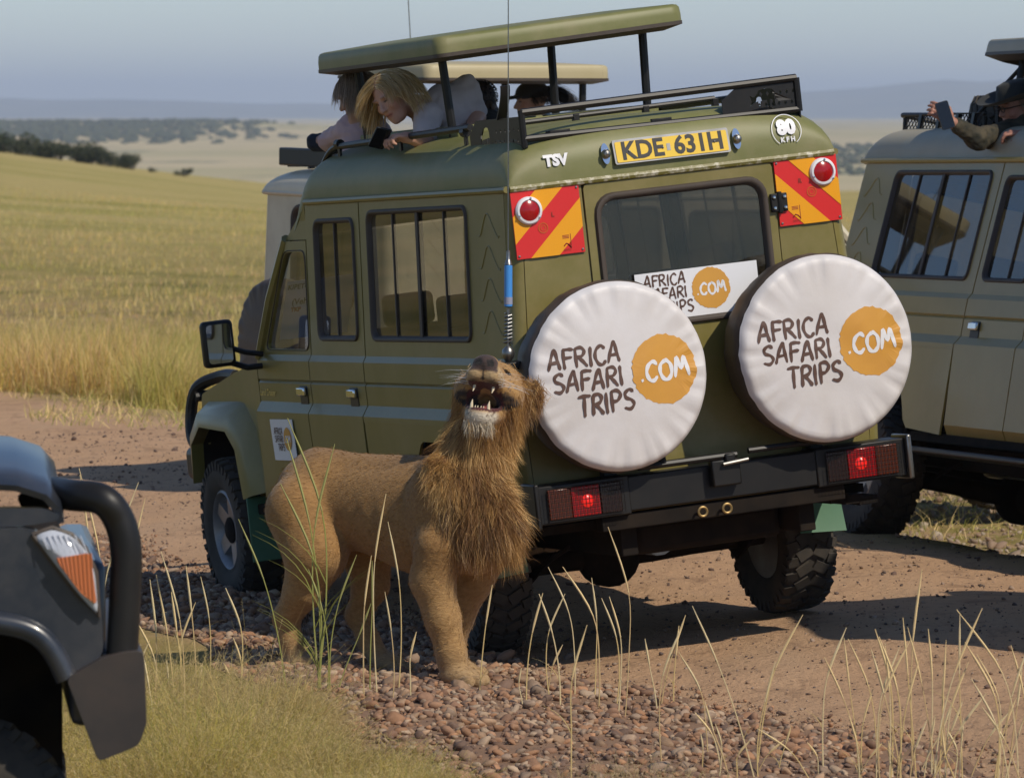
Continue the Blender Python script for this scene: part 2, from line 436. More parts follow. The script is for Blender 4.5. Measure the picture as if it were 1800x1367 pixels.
M['inkblack'] = mat('black print', (.012, .012, .012), .5)
M['chev_r'] = mat('red reflective sheet', (.68, .022, .02), .35)
M['chev_y'] = mat('amber reflective sheet', (.85, .36, .005), .35)
M['redlens'] = mat('red lens', (.42, .01, .012), .2, col2=(.3, .008, .01), scale=30)
M['redglow'] = mat('lit tail lamp', (.5, .01, .01), .25, emit=((1, .03, .02), .5))
M['amber'] = mat('amber lens', (.52, .16, .06), .2)
M['lens'] = mat('clear lens', (.55, .57, .62), .12, col2=(.45, .47, .52), scale=20, coat=.5)
M['blackworn'] = mat('worn black steel', (.02,.02,.021), .45, col2=(.05,.04,.034), scale=5, dust=((.12,.07,.045),.25))
M['poptan'] = mat('tan pop-top', (.42,.35,.19), .5, col2=(.47,.4,.24), scale=3)
M['greenflap'] = mat('green mud flap', (.06, .16, .085), .5, col2=(.08, .19, .11), scale=5)
M['blueplastic'] = mat('blue plastic', (.06, .27, .68), .35)
M['paper'] = mat('paper notice', (.62, .6, .66), .7)
M['seat'] = mat('seat cloth', (.05, .05, .048), .9)
M['mirror'] = mat('mirror glass', (.85, .87, .9), .03, 1.)
M['vc'] = mat('vertex coloured', (1, 1, 1), .8, attr=True, col2=(.78, .78, .78), scale=25)
M['fur'] = mat('lion coat', (1, 1, 1), .8, attr=True, col2=(.62, .57, .52), scale=70, stretch=(.35, 1, 1), sheen=.15, bump=.5, bscale=160)
M['hairs'] = mat('hair strands', (1, 1, 1), .55, attr=True)
M['blade'] = mat('grass blades', (1, 1, 1), .7, attr=True)
def translucent(m, f):
    t = m.node_tree; b = t.nodes['Principled BSDF']; tr = t.nodes.new('ShaderNodeBsdfTranslucent'); mx = t.nodes.new('ShaderNodeMixShader'); mx.inputs[0].default_value = f
    a = [n for n in t.nodes if n.type == 'ATTRIBUTE'][0]; t.links.new(a.outputs['Color'], tr.inputs[0]); t.links.new(b.outputs[0], mx.inputs[1]); t.links.new(tr.outputs[0], mx.inputs[2]); t.links.new(mx.outputs[0], t.nodes['Material Output'].inputs[0])
tp = M['paper'].node_tree; tb = tp.nodes['Principled BSDF']; tt_ = tp.nodes.new('ShaderNodeBsdfTranslucent'); tt_.inputs[0].default_value = (.62, .6, .66, 1); tm = tp.nodes.new('ShaderNodeMixShader'); tm.inputs[0].default_value = .55; tp.links.new(tb.outputs[0], tm.inputs[1]); tp.links.new(tt_.outputs[0], tm.inputs[2]); tp.links.new(tm.outputs[0], tp.nodes['Material Output'].inputs[0])
translucent(M['blade'], .4); translucent(M['hairs'], .25)
M['skin'] = mat('skin', (1, 1, 1), .5, attr=True, col2=(.88, .86, .85), scale=30)
# ------------------------------------------------------------------ ground
RU = np.array([.9397, .3420]); RV = np.array([-.3420, .9397])       # across and along the track
def uv_of(x, y): return (x - .61) * RU[0] + (y - 27) * RU[1], (x - .61) * RV[0] + (y - 27) * RV[1]
PU = [-30, -8, -2.6, -2.1, -1.7, -1.3, -.95, -.7, .7, 1.6, 3.2, 3.5, 4.6, 5.6, 7.5, 11, 40]
PZ = [0, -.02, .0, .02, -.01, -.045, -.06, -.05, .10, .13, .115, .07, -.22, -.24, -.12, 0, 0]
def sstep(a, b, x): t = np.clip((x - a) / (b - a), 0, 1); return t * t * (3 - 2 * t)
def hash_noise(x, y, s):
    return (np.sin(x * s * 1.3 + 1.7 * np.sin(y * s * .9)) * np.cos(y * s * 1.1 + 1.3 * np.sin(x * s * .7 + 2)))
def Tz(x, y):
    x = np.asarray(x, float); y = np.asarray(y, float)
    u, v = uv_of(x, y); r = np.hypot(x, y); a = x / np.maximum(y, 1)
    z = np.interp(u, PU, PZ) * (1 - sstep(35, 70, np.abs(v)))
    z = z + .012 * hash_noise(x, y, 2.1) + .008 * hash_noise(x + 3, y - 5, 5.3)
    front = y > 0
    zc = np.interp(a, [-.2, -.09, -.058, -.042, 0, .1], [.6, -.1, -1.93, -2.7, -3.6, -3.0])
    ridge = np.exp(-((r - 4050) / 520) ** 2) * np.interp(a, [-.3, -.09, -.05, -.036, -.02, 0], [9, 8.2, 8.0, 5.5, 1.5, 0])
    zf = np.interp(r, [0, 70, 450, 700, 1500, 2200, 4000, 6000, 12000, 30000], [0, 0, 0, -8, -24, -22, -9.5, -6.5, -3, 0])
    blend = sstep(70, 450, r) * (1 - sstep(450, 1100, r))
    z = z + np.where(front, blend * zc, 0) + zf + np.where(front, ridge, 0)
    z = z + sstep(200, 1500, r) * 1.2 * hash_noise(x, y, .004)
    return z
def Tz1(x, y): return float(Tz(np.array([x]), np.array([y]))[0])
ang = np.concatenate([np.linspace(-180, -25, 40)[:-1], np.linspace(-25, -8, 40)[:-1], np.linspace(-8, 8, 190)[:-1], np.linspace(8, 25, 40)[:-1], np.linspace(25, 180, 40)[:-1]])
rad = np.concatenate([[.5, 3, 8, 12, 15, 17, 18.5], np.arange(19.5, 46, .12), 46 * 1.03 ** np.arange(0, 222)])
A_, R_ = np.meshgrid(np.radians(ang), rad, indexing='ij')
gx = np.sin(A_) * R_; gy = np.cos(A_) * R_; gz = Tz(gx, gy)
na, nr = gx.shape
gi = np.arange(na)[:, None]; gj = np.arange(nr - 1)[None]
q = np.stack([gi * nr + gj + 0 * gi, gi * nr + gj + 1, ((gi + 1) % na) * nr + gj + 1, ((gi + 1) % na) * nr + gj], -1).reshape(-1, 4)
def ground_mat():
    m = bpy.data.materials.new('savanna ground'); m.use_nodes = True; t = m.node_tree; b = t.nodes['Principled BSDF']; b.inputs['Roughness'].default_value = .95; b.inputs['Specular IOR Level'].default_value = .1
    L = t.links.new
    geo = t.nodes.new('ShaderNodeNewGeometry'); sep = t.nodes.new('ShaderNodeSeparateXYZ'); L(geo.outputs['Position'], sep.inputs[0])
    def math_(op, a, b_=None, c=None):
        n = t.nodes.new('ShaderNodeMath'); n.operation = op
        for i, v in enumerate((a, b_, c)):
            if v is None: continue
            if isinstance(v, (int, float)): n.inputs[i].default_value = v
            else: L(v, n.inputs[i])
        return n.outputs[0]
    def noise(sc, de=5., rg=.6, st=(1, 1, 1), rot=0.):
        mp = t.nodes.new('ShaderNodeMapping'); mp.inputs['Scale'].default_value = st; mp.inputs['Rotation'].default_value = (0, 0, rot); L(geo.outputs['Position'], mp.inputs[0])
        n = t.nodes.new('ShaderNodeTexNoise'); n.inputs['Scale'].default_value = sc; n.inputs['Detail'].default_value = de; n.inputs['Roughness'].default_value = rg; L(mp.outputs[0], n.inputs[0]); return n.outputs[0]
    def ramp(f, stops):
        r = t.nodes.new('ShaderNodeValToRGB'); e = r.color_ramp.elements
        while len(e) < len(stops): e.new(.5)
        for k, (p, c) in enumerate(stops): e[k].position = p; e[k].color = (*c, 1) if len(c) == 3 else c
        L(f, r.inputs[0]); return r.outputs[0]
    def mix(f, a, b_, bt='MIX'):
        n = t.nodes.new('ShaderNodeMix'); n.data_type = 'RGBA'; n.blend_type = bt
        for s_, v in ((n.inputs['Factor'], f), (n.inputs[6], a), (n.inputs[7], b_)):
            if isinstance(v, (int, float)): s_.default_value = v
            elif isinstance(v, tuple): s_.default_value = (*v, 1)
            else: L(v, s_)
        return n.outputs[2]
    def srange(x, a, b_):
        n = t.nodes.new('ShaderNodeMapRange'); n.interpolation_type = 'SMOOTHSTEP'; n.inputs['From Min'].default_value = a; n.inputs['From Max'].default_value = b_; L(x, n.inputs[0]); return n.outputs[0]
    X, Y = sep.outputs[0], sep.outputs[1]
    u = math_('ADD', math_('MULTIPLY', math_('SUBTRACT', X, .61), .9397), math_('MULTIPLY', math_('SUBTRACT', Y, 27.), .342))
    v = math_('ADD', math_('MULTIPLY', math_('SUBTRACT', X, .61), -.342), math_('MULTIPLY', math_('SUBTRACT', Y, 27.), .9397))
    r = math_('SQRT', math_('ADD', math_('MULTIPLY', X, X), math_('MULTIPLY', Y, Y)))
    n1 = noise(.55, 6); n2 = noise(3.5, 8, .7); n3 = noise(28, 6, .7)
    # red-brown earth of the track, with fine grit and darker streaks along it
    earth = mix(n1, (.47, .285, .16), (.60, .385, .235))
    earth = mix(math_('MULTIPLY', srange(n2, .52, .7), .55), earth, (.22, .13, .08))
    streak = noise(1.6, 5, .6, (1, .16, 1), math.radians(-20))
    earth = mix(math_('MULTIPLY', srange(streak, .5, .72), .4), earth, (.52, .36, .23))
    grit = srange(n3, .60, .68); rut = noise(5, 7, .75, (1, .35, 1), math.radians(-20)); earth = mix(math_('MULTIPLY', srange(rut, .54, .66), .45), earth, (.22, .135, .085)); earth = mix(math_('MULTIPLY', grit, .7), earth, (.13, .08, .052))
    grit2 = srange(noise(40, 4, .6), .64, .70); earth = mix(math_('MULTIPLY', grit2, .6), earth, (.45, .33, .24))
    # grass ground: straw, green and bare patches, in long bands further off
    far = srange(r, 60, 160)
    g1 = noise(.35, 6, .65); gfar = noise(.016, 6, .66, (.45, 1, 1)); gfar2 = noise(.11, 8, .72, (.5, 1, 1))
    near_g = ramp(g1, [(.34, (.17, .155, .04)), (.47, (.30, .24, .075)), (.6, (.40, .30, .11)), (.72, (.34, .21, .11))])
    far_g = ramp(mix(.55, gfar, gfar2), [(.42, (.34, .30, .085)), (.46, (.44, .36, .125)), (.53, (.50, .39, .155)), (.6, (.41, .35, .115)), (.66, (.52, .39, .19))])
    grass = mix(far, near_g, far_g)
    fine = noise(6, 6, .75, (1, .3, 1)); grass = mix(.5, grass, ramp(fine, [(.3, (.45, .45, .42)), (.7, (1, 1, 1))]), 'MULTIPLY')
    plain = mix(srange(noise(.0016, 5, .6, (.3, 1, 1)), .42, .62), (.52, .42, .235), (.42, .36, .18))
    plain = mix(math_('MULTIPLY', srange(noise(.012, 6, .7), .55, .64), .75), plain, (.10, .12, .05))
    grass = mix(srange(r, 600, 1500), grass, plain)
    # where is the track
    wob = math_('MULTIPLY', math_('SUBTRACT', noise(.45, 5), .5), 1.6)
    uw = math_('ADD', u, wob)
    road = math_('MULTIPLY', srange(uw, -2.3, -1.75), math_('SUBTRACT', 1, srange(uw, 2.5, 3.7)))
    road = math_('MULTIPLY', road, math_('SUBTRACT', 1, srange(r, 80, 140)))
    verge = math_('MULTIPLY', srange(uw, 3.4, 4.6), math_('SUBTRACT', 1, srange(uw, 9, 14)))
    bare = math_('MULTIPLY', math_('MULTIPLY', verge, srange(n2, .44, .6)), math_('SUBTRACT', 1, srange(r, 60, 120)))
    c = mix(road, grass, earth); c = mix(math_('MULTIPLY', bare, .75), c, earth)
    L(c, b.inputs['Base Color'])
    bp_ = t.nodes.new('ShaderNodeBump'); bp_.inputs['Strength'].default_value = 1.0; bp_.inputs['Distance'].default_value = .04
    hsum = math_('ADD', math_('MULTIPLY', n2, .6), math_('MULTIPLY', n3, .45)); L(hsum, bp_.inputs['Height']); L(bp_.outputs[0], b.inputs['Normal'])
    return m
me = fast_mesh('ground', np.stack([gx, gy, gz], -1).reshape(-1, 3), q, smooth=True)
ground = link('ground', me, ground_mat()); tag(ground, kind='structure')

# far mountains, a low ridge well behind the plain
def ridge(name, R, prof, a0, a1, seed):
    r = np.random.default_rng(seed); n = 160; aa = np.radians(np.linspace(a0, a1, n))
    base = np.interp(np.degrees(aa), *zip(*prof))
    for k in range(1, 6): base = base * (1 + .05 / k * np.sin(np.degrees(aa) * k * 3.1 + r.uniform(0, 6)))
    rows = []
    for dr, f in ((-2200, 0), (-1200, .45), (-400, .85), (0, 1), (900, .5), (2000, 0)):
        rr = R + dr + 150 * np.sin(np.degrees(aa) * 7 + dr); rows.append(np.stack([np.sin(aa) * rr, np.cos(aa) * rr, base * f - 12 * (f == 0)], -1))
    P = np.stack(rows, 1).reshape(-1, 3); m = len(rows); i = np.arange(n - 1)[:, None]; j = np.arange(m - 1)[None]
    Q = np.stack([i * m + j, (i + 1) * m + j, (i + 1) * m + j + 1, i * m + j + 1], -1).reshape(-1, 4)
    o = link(name, fast_mesh(name, P, Q, smooth=True), M['farhill']); tag(o, kind='structure'); return o
M['farhill'] = mat('wooded far hills', (.10, .105, .055), .95, col2=(.2, .18, .09), scale=.004, amt=.6)
ridge('mountains', 17000, [(-30, 90), (-6, 62), (-2, 40), (1, 20), (2.4, 60), (3.6, 95), (5.5, 118), (30, 150)], -30, 30, 3)

# gravel bank between the track and the grass, with its stones
gv = np.arange(-9.5, 9.5, .16); gu = np.arange(-2.2, -.62, .07)
UU, VV = np.meshgrid(gu, gv, indexing='ij')
def gwarp(u, v): return u - .95 * sstep(-1., -4.5, v) * np.clip((-1.0 - u) / 1.15, 0, 1.3)
UU2 = gwarp(UU, VV) + .12 * np.sin(VV * 1.1) + .07 * np.sin(VV * 2.7 + 1)
wx = .61 + UU2 * RU[0] + VV * RV[0]; wy = 27 + UU2 * RU[1] + VV * RV[1]
edge = np.minimum(sstep(-2.2, -1.9, UU), 1 - sstep(-.95, -.62, UU))
wz = Tz(wx, wy) + .004 + .022 * edge * (.6 + .4 * hash_noise(wx, wy, 3.))
a, b_ = UU.shape; i = np.arange(a - 1)[:, None]; j = np.arange(b_ - 1)[None]
Q = np.stack([i * b_ + j, (i + 1) * b_ + j, (i + 1) * b_ + j + 1, i * b_ + j + 1], -1).reshape(-1, 4)
M['gravel'] = mat('gravelly earth', (.19, .11, .065), .95, col2=(.28, .165, .095), scale=6, bump=.6, bscale=60)
gravel = link('gravel_bank', fast_mesh('gravel_bank', np.stack([wx, wy, wz], -1).reshape(-1, 3), Q, smooth=True), M['gravel']); tag(gravel, kind='structure')
def gravel_z(x, y):
    u, v = uv_of(x, y); u = np.where(u < -1, -1 + (u + 1) * 1.15 / (1.15 + .95 * sstep(-1., -4.5, v)), u); e = np.minimum(sstep(-2.2, -1.9, u), 1 - sstep(-.95, -.62, u))
    return Tz(x, y) + .004 + .022 * e * (.6 + .4 * hash_noise(x, y, 3.))
def ico(sub=1):
    bm = bmesh.new(); bmesh.ops.create_icosphere(bm, subdivisions=sub, radius=1); V = np.array([v.co[:] for v in bm.verts]); F_ = np.array([[v.index for v in f.verts] for f in bm.faces]); bm.free(); return V, F_
def stone_shape(sub, r):
    V, F_ = ico(sub); k = r.normal(size=(10, 3)); k /= np.linalg.norm(k, axis=1, keepdims=True)
    d = np.ones(len(V))
    for q in k: s_ = V @ q; lim = r.uniform(.34, .72); d = np.minimum(d, np.where(s_ > lim, lim / np.maximum(s_, 1e-3), 1))
    V = V * d[:, None] * np.array([1.25, r.uniform(.8, 1.15), r.uniform(.6, .95)]); return V, F_
STONECOL = [(.36, .20, .115), (.42, .27, .165), (.27, .15, .09), (.46, .33, .22), (.36, .25, .17), (.21, .13, .09), (.40, .21, .11)]
stone_mats = [mat('stone %s' % n_, c, .85, col2=tuple(x * .7 for x in c), scale=22, bump=.3, bscale=70) for n_, c in zip('abcdefg', STONECOL)]
def scatter(n, u0, u1, v0, v1, pw=None):
    u = rng.uniform(u0, u1, n); v = rng.uniform(v0, v1, n)
    if u0 < -1.5: u = gwarp(u, v)
    u = u + .12 * np.sin(v * 1.1) + .07 * np.sin(v * 2.7 + 1)
    return .61 + u * RU[0] + v * RV[0], 27 + u * RU[1] + v * RV[1]
protos = []
for k in range(7):
    V, F_ = stone_shape(2, np.random.default_rng(50 + k)); me = fast_mesh('stone', V, F_); me.materials.append(stone_mats[k]); protos.append(me)
# the 300 largest stones are objects of their own
bx_, by_ = scatter(300, -2.0, -.85, -5.2, 2.4); bz_ = gravel_z(bx_, by_)
LIONFEET = [(-.26, 24.95), (-1.0, 25.53), (-.55, 25.48), (-.31, 25.3)]
for k in range(300):
    s_ = rng.uniform(.022, .036) if k > 18 else rng.uniform(.034, .05)
    if min(math.hypot(bx_[k] - p, by_[k] - q) for p, q in LIONFEET) < .13: s_ = .02
    o = link('stone', protos[k % 7], None, gravel, (bx_[k], by_[k], bz_[k] + s_ * .25)); o.scale = (s_,) * 3
    o.rotation_euler = (rng.uniform(-.5, .5), rng.uniform(-.5, .5), rng.uniform(0, 6.28))
def stone_field(name, x, y, z, s_, label, mt, parent=None, cols=STONECOL, sub=1):
    near = np.min([np.hypot(x - p - .04, y - q + .03) for p, q in LIONFEET], 0) > .15; x, y, z, s_ = x[near], y[near], z[near], s_[near]
    n = len(x); base = [stone_shape(sub, np.random.default_rng(80 + k)) for k in range(8)]
    VV_, FF_, CC_ = [], [], []; off = 0
    for k in range(8):
        id_ = np.arange(k, n, 8); V, F_ = base[k]; m = len(id_)
        a = rng.uniform(0, 6.28, m); c, s2 = np.cos(a), np.sin(a); tl = rng.uniform(-.5, .5, m)
        P = np.tile(V[None], (m, 1, 1)); P[..., 2] += P[..., 0] * tl[:, None]
        R2 = np.stack([P[..., 0] * c[:, None] - P[..., 1] * s2[:, None], P[..., 0] * s2[:, None] + P[..., 1] * c[:, None], P[..., 2]], -1) * s_[id_][:, None, None]
        R2 += np.stack([x[id_], y[id_], z[id_] + s_[id_] * .2], -1)[:, None]
        VV_.append(R2.reshape(-1, 3)); FF_.append((F_[None] + (np.arange(m) * len(V))[:, None, None] + off).reshape(-1, 3)); off += m * len(V)
        cc = np.array(cols)[rng.integers(0, len(cols), m)] * rng.uniform(.75, 1.2, (m, 1)); CC_.append(np.repeat(cc, len(V), 0))
    o = link(name, fast_mesh(name, np.concatenate(VV_), np.concatenate(FF_), cols=np.concatenate(CC_)), mt, parent); o['kind'] = 'stuff'
    if label: o['label'] = label
    return o
M['stones'] = mat('mixed stones', (1, 1, 1), .85, attr=True, col2=(.7, .68, .66), scale=30, bump=.25, bscale=90)
sx_, sy_ = scatter(9500, -2.2, -.72, -6.8, 7.5)
stone_field('small_stones', sx_, sy_, gravel_z(sx_, sy_), rng.gamma(4, .0038, 9500) + .008, None, M['stones'], gravel, sub=2)
sx_, sy_ = scatter(12000, -2.2, -.5, -6.8, 8.5)
stone_field('stone_chips', sx_, sy_, gravel_z(sx_, sy_), rng.gamma(2, .003, 12000) + .004, None, M['stones'], gravel)
# loose grit and pebbles lying on the track, and broken rock on the verge beyond it
px_, py_ = scatter(17000, -.9, 3.6, -6.5, 16)
o = stone_field('pebbles', px_, py_, Tz(px_, py_), rng.gamma(.9, .0046, 17000) + .002, None, M['stones'], ground, [(.26, .17, .11), (.16, .1, .075), (.36, .26, .19), (.12, .085, .07)])
px_, py_ = scatter(4200, 3.9, 7.5, 0, 16)
o = stone_field('verge_stones', px_, py_, Tz(px_, py_), rng.gamma(2.5, .009, 4200) + .006, None, M['stones'], ground, [(.36, .26, .18), (.3, .2, .13), (.42, .33, .23)])
# ------------------------------------------------------------------ vehicles
def rotm(yaw, pitch, roll):
    return Matrix.Rotation(math.radians(yaw), 4, 'Z') @ Matrix.Rotation(math.radians(pitch), 4, 'X') @ Matrix.Rotation(math.radians(roll), 4, 'Y')
def pose(O, yaw, pitch, roll): return Matrix.Translation(O) @ rotm(yaw, pitch, roll)
ZS = [.60, .68, 1.10, 1.125, 1.175, 1.27, 1.283, 1.296, 1.385, 1.415, 2.17, 2.4]
XS = [.84, .885, .90, .90, .868, .870, .860, .870, .868, .85, .80, .785]
def S(z): return float(np.interp(z, ZS, XS))
def smooth_me(me, ang=35):
    me.polygons.foreach_set('use_smooth', np.ones(len(me.polygons), bool)); me.set_sharp_from_angle(angle=math.radians(ang))

# one tyre, one rim, one hub, shared by every wheel (axle along x, outer side +x)
TR, TW = .385, .255
def wheel_meshes():
    RX = Matrix.Rotation(math.pi / 2, 4, 'Y')
    g = G(); hw = TW / 2
    g.lathe([(.215, -hw * .8), (.25, -hw * .98), (.32, -hw), (.36, -hw * .93), (TR - .012, -hw * .78), (TR - .012, hw * .78), (.36, hw * .93), (.32, hw), (.25, hw * .98), (.215, hw * .8)], 48, RX, closed=True)
    n = 30
    for k in range(n):
        a = 2 * math.pi * k / n
        for (c, wd, sk, da) in ((-.042, .075, .5, 0), (.042, .075, -.5, 0), (-.1, .05, .25, .5), (.1, .05, -.25, .5)):
            aa = a + da * 2 * math.pi / n
            Rm = Matrix.Rotation(-aa, 4, 'X')
            T = Rm @ Matrix.Translation((c, 0, TR - .008)) @ Matrix.Rotation(sk, 4, 'Z')
            d = (wd, .05 if abs(c) < .06 else .044, .022)
            vs = [T @ Vector((x * d[0] / 2, y * d[1] / 2, z * d[2] / 2)) for z in (-1, 1) for y in (-1, 1) for x in (-1, 1)]
            if abs(c) > .06: vs = [v + Vector((0, 0, 0)) if abs(v.x) < .118 else Rm @ ((Rm.inverted() @ v) - Vector((0, 0, .012))) for v in vs]
            g.add(vs, [(0, 2, 3, 1), (4, 5, 7, 6), (0, 1, 5, 4), (2, 6, 7, 3), (0, 4, 6, 2), (1, 3, 7, 5)])
    # sidewall ribs
    for k in range(40):
        a = 2 * math.pi * k / 40; Rm = Matrix.Rotation(-a, 4, 'X')
        for s in (-1, 1):
            T = Rm @ Matrix.Translation((s * hw * .97, 0, .345)); vs = [T @ Vector((x * .006, y * .012, z * .022)) for z in (-1, 1) for y in (-1, 1) for x in (-1, 1)]
            g.add(vs, [(0, 2, 3, 1), (4, 5, 7, 6), (0, 1, 5, 4), (2, 6, 7, 3), (0, 4, 6, 2), (1, 3, 7, 5)])
    o = g.build('tyre', M['tyre']); ty = o.data; bpy.data.objects.remove(o)
    g = G(); g.lathe([(.2, -.1), (.218, -.1), (.222, .1), (.205, .112), (.192, .1), (.18, .05), (.17, .02), (.06, .035), (.05, .06), (.0, .06)], 40, RX)
    for k in range(5):                                  # five broad spokes
        a = 2 * math.pi * k / 5; Rm = Matrix.Rotation(-a, 4, 'X')
        g.add([Rm @ Vector(p) for p in ((.075, -.05, .05), (.075, .05, .05), (.092, .036, .195), (.092, -.036, .195), (.03, -.06, .05), (.03, .06, .05), (.05, .045, .195), (.05, -.045, .195))],
              [(0, 1, 2, 3), (4, 7, 6, 5), (0, 4, 5, 1), (2, 6, 7, 3), (1, 5, 6, 2), (0, 3, 7, 4)])
    o = g.build('rim', M['rim']); rim = o.data; bpy.data.objects.remove(o)
    g = G(); g.lathe([(.13, -.09), (.13, .02), (.075, .04), (.07, .085), (.045, .1), (.0, .1)], 20, RX)
    o = g.build('hub', M['blackflat']); hub = o.data; bpy.data.objects.remove(o)
    return ty, rim, hub
TYRE, RIM, HUB = wheel_meshes()
def wheel(parent, x, y, z, steer=0, name='wheel', sc=1.0):
    h = link(name, HUB, None, parent, (x, y, z)); h.rotation_euler = (random.uniform(0, 6), 0, (0 if x > 0 else math.pi) + steer); h.scale = (sc, sc, sc)
    link('tyre', TYRE, None, h); link('rim', RIM, None, h); return h

def side_panel(name, s, polys, strips, mt, parent):
    """polys: (outline, holes) in (y,z); strips: (y0, y1, z levels)"""
    g = G(); fn = lambda y, z: (s * S(z), y, z)
    for o, hs in polys: g.poly(o, hs, fn)
    for y0, y1, zl in strips:
        f0 = y0 if callable(y0) else (lambda z, c=y0: c); f1 = y1 if callable(y1) else (lambda z, c=y1: c)
        g.grid([[(s * S(z), f0(z), z) for z in zl], [(s * S(z), f1(z), z) for z in zl]])
    return g.build(name, mt, parent, smooth=9, solid=.016)
def window(s, y0, y1, z0, z1, bars, parent, gl, xf=None, r=.06, name='window', fr=.032):
    """a framed side window: rubber frame with panes and bars under it"""
    fn = lambda a, b, d=0: (s * (S(b) + d), a, b)
    if xf: fn = xf
    out = rrect(y0, y1, z0, z1, r, 5); inn = rrect(y0 + fr, y1 - fr, z0 + fr, z1 - fr, r * .7, 5)
    n = len(out); g = G(); P = []
    for k in range(n):
        o_, i_ = out[k], inn[k]; m_ = ((o_[0] + i_[0]) / 2, (o_[1] + i_[1]) / 2)
        P.append([fn(*o_, .0), fn(o_[0] * .75 + i_[0] * .25, o_[1] * .75 + i_[1] * .25, .018), fn(*m_, .02), fn(o_[0] * .2 + i_[0] * .8, o_[1] * .2 + i_[1] * .8, .014), fn(*i_, -.008)])
    g.grid(P + [P[0]]); f = g.build(name, M['frame'], parent, smooth=50)
    xs = [y0 + fr] + [b for b, w_ in bars if w_ > .02] + [y1 - fr]
    for a, b in zip(xs[:-1], xs[1:]):
        g = G(); g.poly(rrect(a - .004, b + .004, z0 + fr - .004, z1 - fr + .004, .02, 3), (), lambda p, q: fn(p, q, -.006)); g.build('pane', gl, f, smooth=0)
    for b, w_ in bars:
        g = G(); g.poly([(b - w_ / 2, z0 + fr - .01), (b + w_ / 2, z0 + fr - .01), (b + w_ / 2, z1 - fr + .01), (b - w_ / 2, z1 - fr + .01)], (), lambda p, q: fn(p, q, -.001 if w_ < .02 else .004)); g.build('bar', M['frame'], f, smooth=0, solid=.008)
    return f

def brand_print(parent, fn, sc, s=1, two=True):
    """the three words and the orange disc, drawn on a surface by fn(a,b)"""
    g = G(); brush(g, 'AFRICA', -.80 * sc, .02 * sc, .155 * sc, .2 * sc, fn, rs=3); g.build('lettering', M['ink'], parent, smooth=0)
    g = G(); brush(g, 'SAFARI', -.77 * sc, .03 * sc, -.095 * sc, .2 * sc, fn, rs=5); g.build('lettering', M['ink'], parent, smooth=0)
    g = G(); brush(g, 'TRIPS', -.52 * sc, .13 * sc, -.355 * sc, .21 * sc, fn, rs=8); g.build('lettering', M['ink'], parent, smooth=0)
    r_ = random.Random(4); n = 72
    ring = [((.37 + r_.uniform(-.012, .012)) * sc * math.cos(2 * math.pi * k / n) + .48 * sc, (.37 + r_.uniform(-.012, .012)) * sc * math.sin(2 * math.pi * k / n) + .02 * sc) for k in range(n)]
    g = G(); ctr = (.48 * sc, .02 * sc); rows = []
    for f in (1, .66, .33): rows.append([fn(ctr[0] + (p[0] - ctr[0]) * f, ctr[1] + (p[1] - ctr[1]) * f) for p in ring + ring[:1]])
    rows.append([fn(*ctr)] * (n + 1)); g.grid(rows); g.build('logo_disc', M['orange'], parent, smooth=0)
    fn2 = lambda a, b: fn(a, b, 2)
    g = G(); brush(g, '.COM', .20 * sc, .80 * sc, -.08 * sc, .2 * sc, fn2, wd=.2, rs=9); g.build('lettering', M['signwhite'], parent, smooth=0)

def spare(parent, x, z, r, yb, yf, white=True):
    """spare wheel in its fabric cover: drawn-in edge, radial puckers, sagging face"""
    rg = np.random.default_rng(int(abs(x) * 1000) + 5); n = 128
    ph = rg.uniform(0, 6.28, 6)
    def pucker(a): return .5 * math.sin(17 * a + ph[0]) + .35 * math.sin(29 * a + ph[1]) + .3 * math.sin(41 * a + ph[2]) + .3 * math.sin(7 * a + ph[3])
    def face_y(a, f):
        sag = -.022 * (1 - f * f) + .012 * math.sin(2.1 * a + ph[4]) * f * (1 - f)
        wr = .008 * pucker(a) * sstep(.62, .97, f) * (1 - .5 * sstep(.97, 1, f)) + .003 * math.sin(9 * f * math.cos(a + ph[5]) + 5 * f * math.sin(a)) * (1 - f)
        return yf + sag + wr + .03 * max(0, (f - .93) / .07) ** 2
    g = G(); rows = []
    for f in (1, .985, .96, .93, .89, .84, .78, .7, .6, .48, .35, .2, .08):
        rows.append([(x + r * f * (1 + .006 * pucker(2 * math.pi * k / n) * (f > .95)) * math.cos(2 * math.pi * k / n), face_y(2 * math.pi * k / n, f), z + r * f * math.sin(2 * math.pi * k / n)) for k in range(n + 1)])
    rows.append([(x, face_y(0, 0), z)] * (n + 1))
    band = G(); b_rows = []
    for f, yy in ((.985, yf + .036), (1.012, yf + .05), (1.02, yf + .09), (1.0, yf + .17), (.94, yb), (.7, yb + .01)):
        b_rows.append([(x + r * f * (1 + .008 * pucker(2 * math.pi * k / n)) * math.cos(2 * math.pi * k / n), yy, z + r * f * (1 + .008 * pucker(2 * math.pi * k / n)) * math.sin(2 * math.pi * k / n)) for k in range(n + 1)])
    band.grid(b_rows)
    band.add([(x + .7 * r * math.cos(2 * math.pi * k / 24), yb + .01, z + .7 * r * math.sin(2 * math.pi * k / 24)) for k in range(24)], [tuple(range(24))])
    o = band.build('spare_wheel', M['brownvinyl'], parent, smooth=60)
    g.grid(rows); g.build('cover_face', M['white'] if white else M['brownvinyl'], o, smooth=70)
    if white:
        def fn(a, b, lv=1):
            f = min(1, math.hypot(a, b) / r); return (x + a, face_y(math.atan2(b, a), f) - .0016 * lv - .0008, z + b)
        brand_print(o, fn, r)
    return o

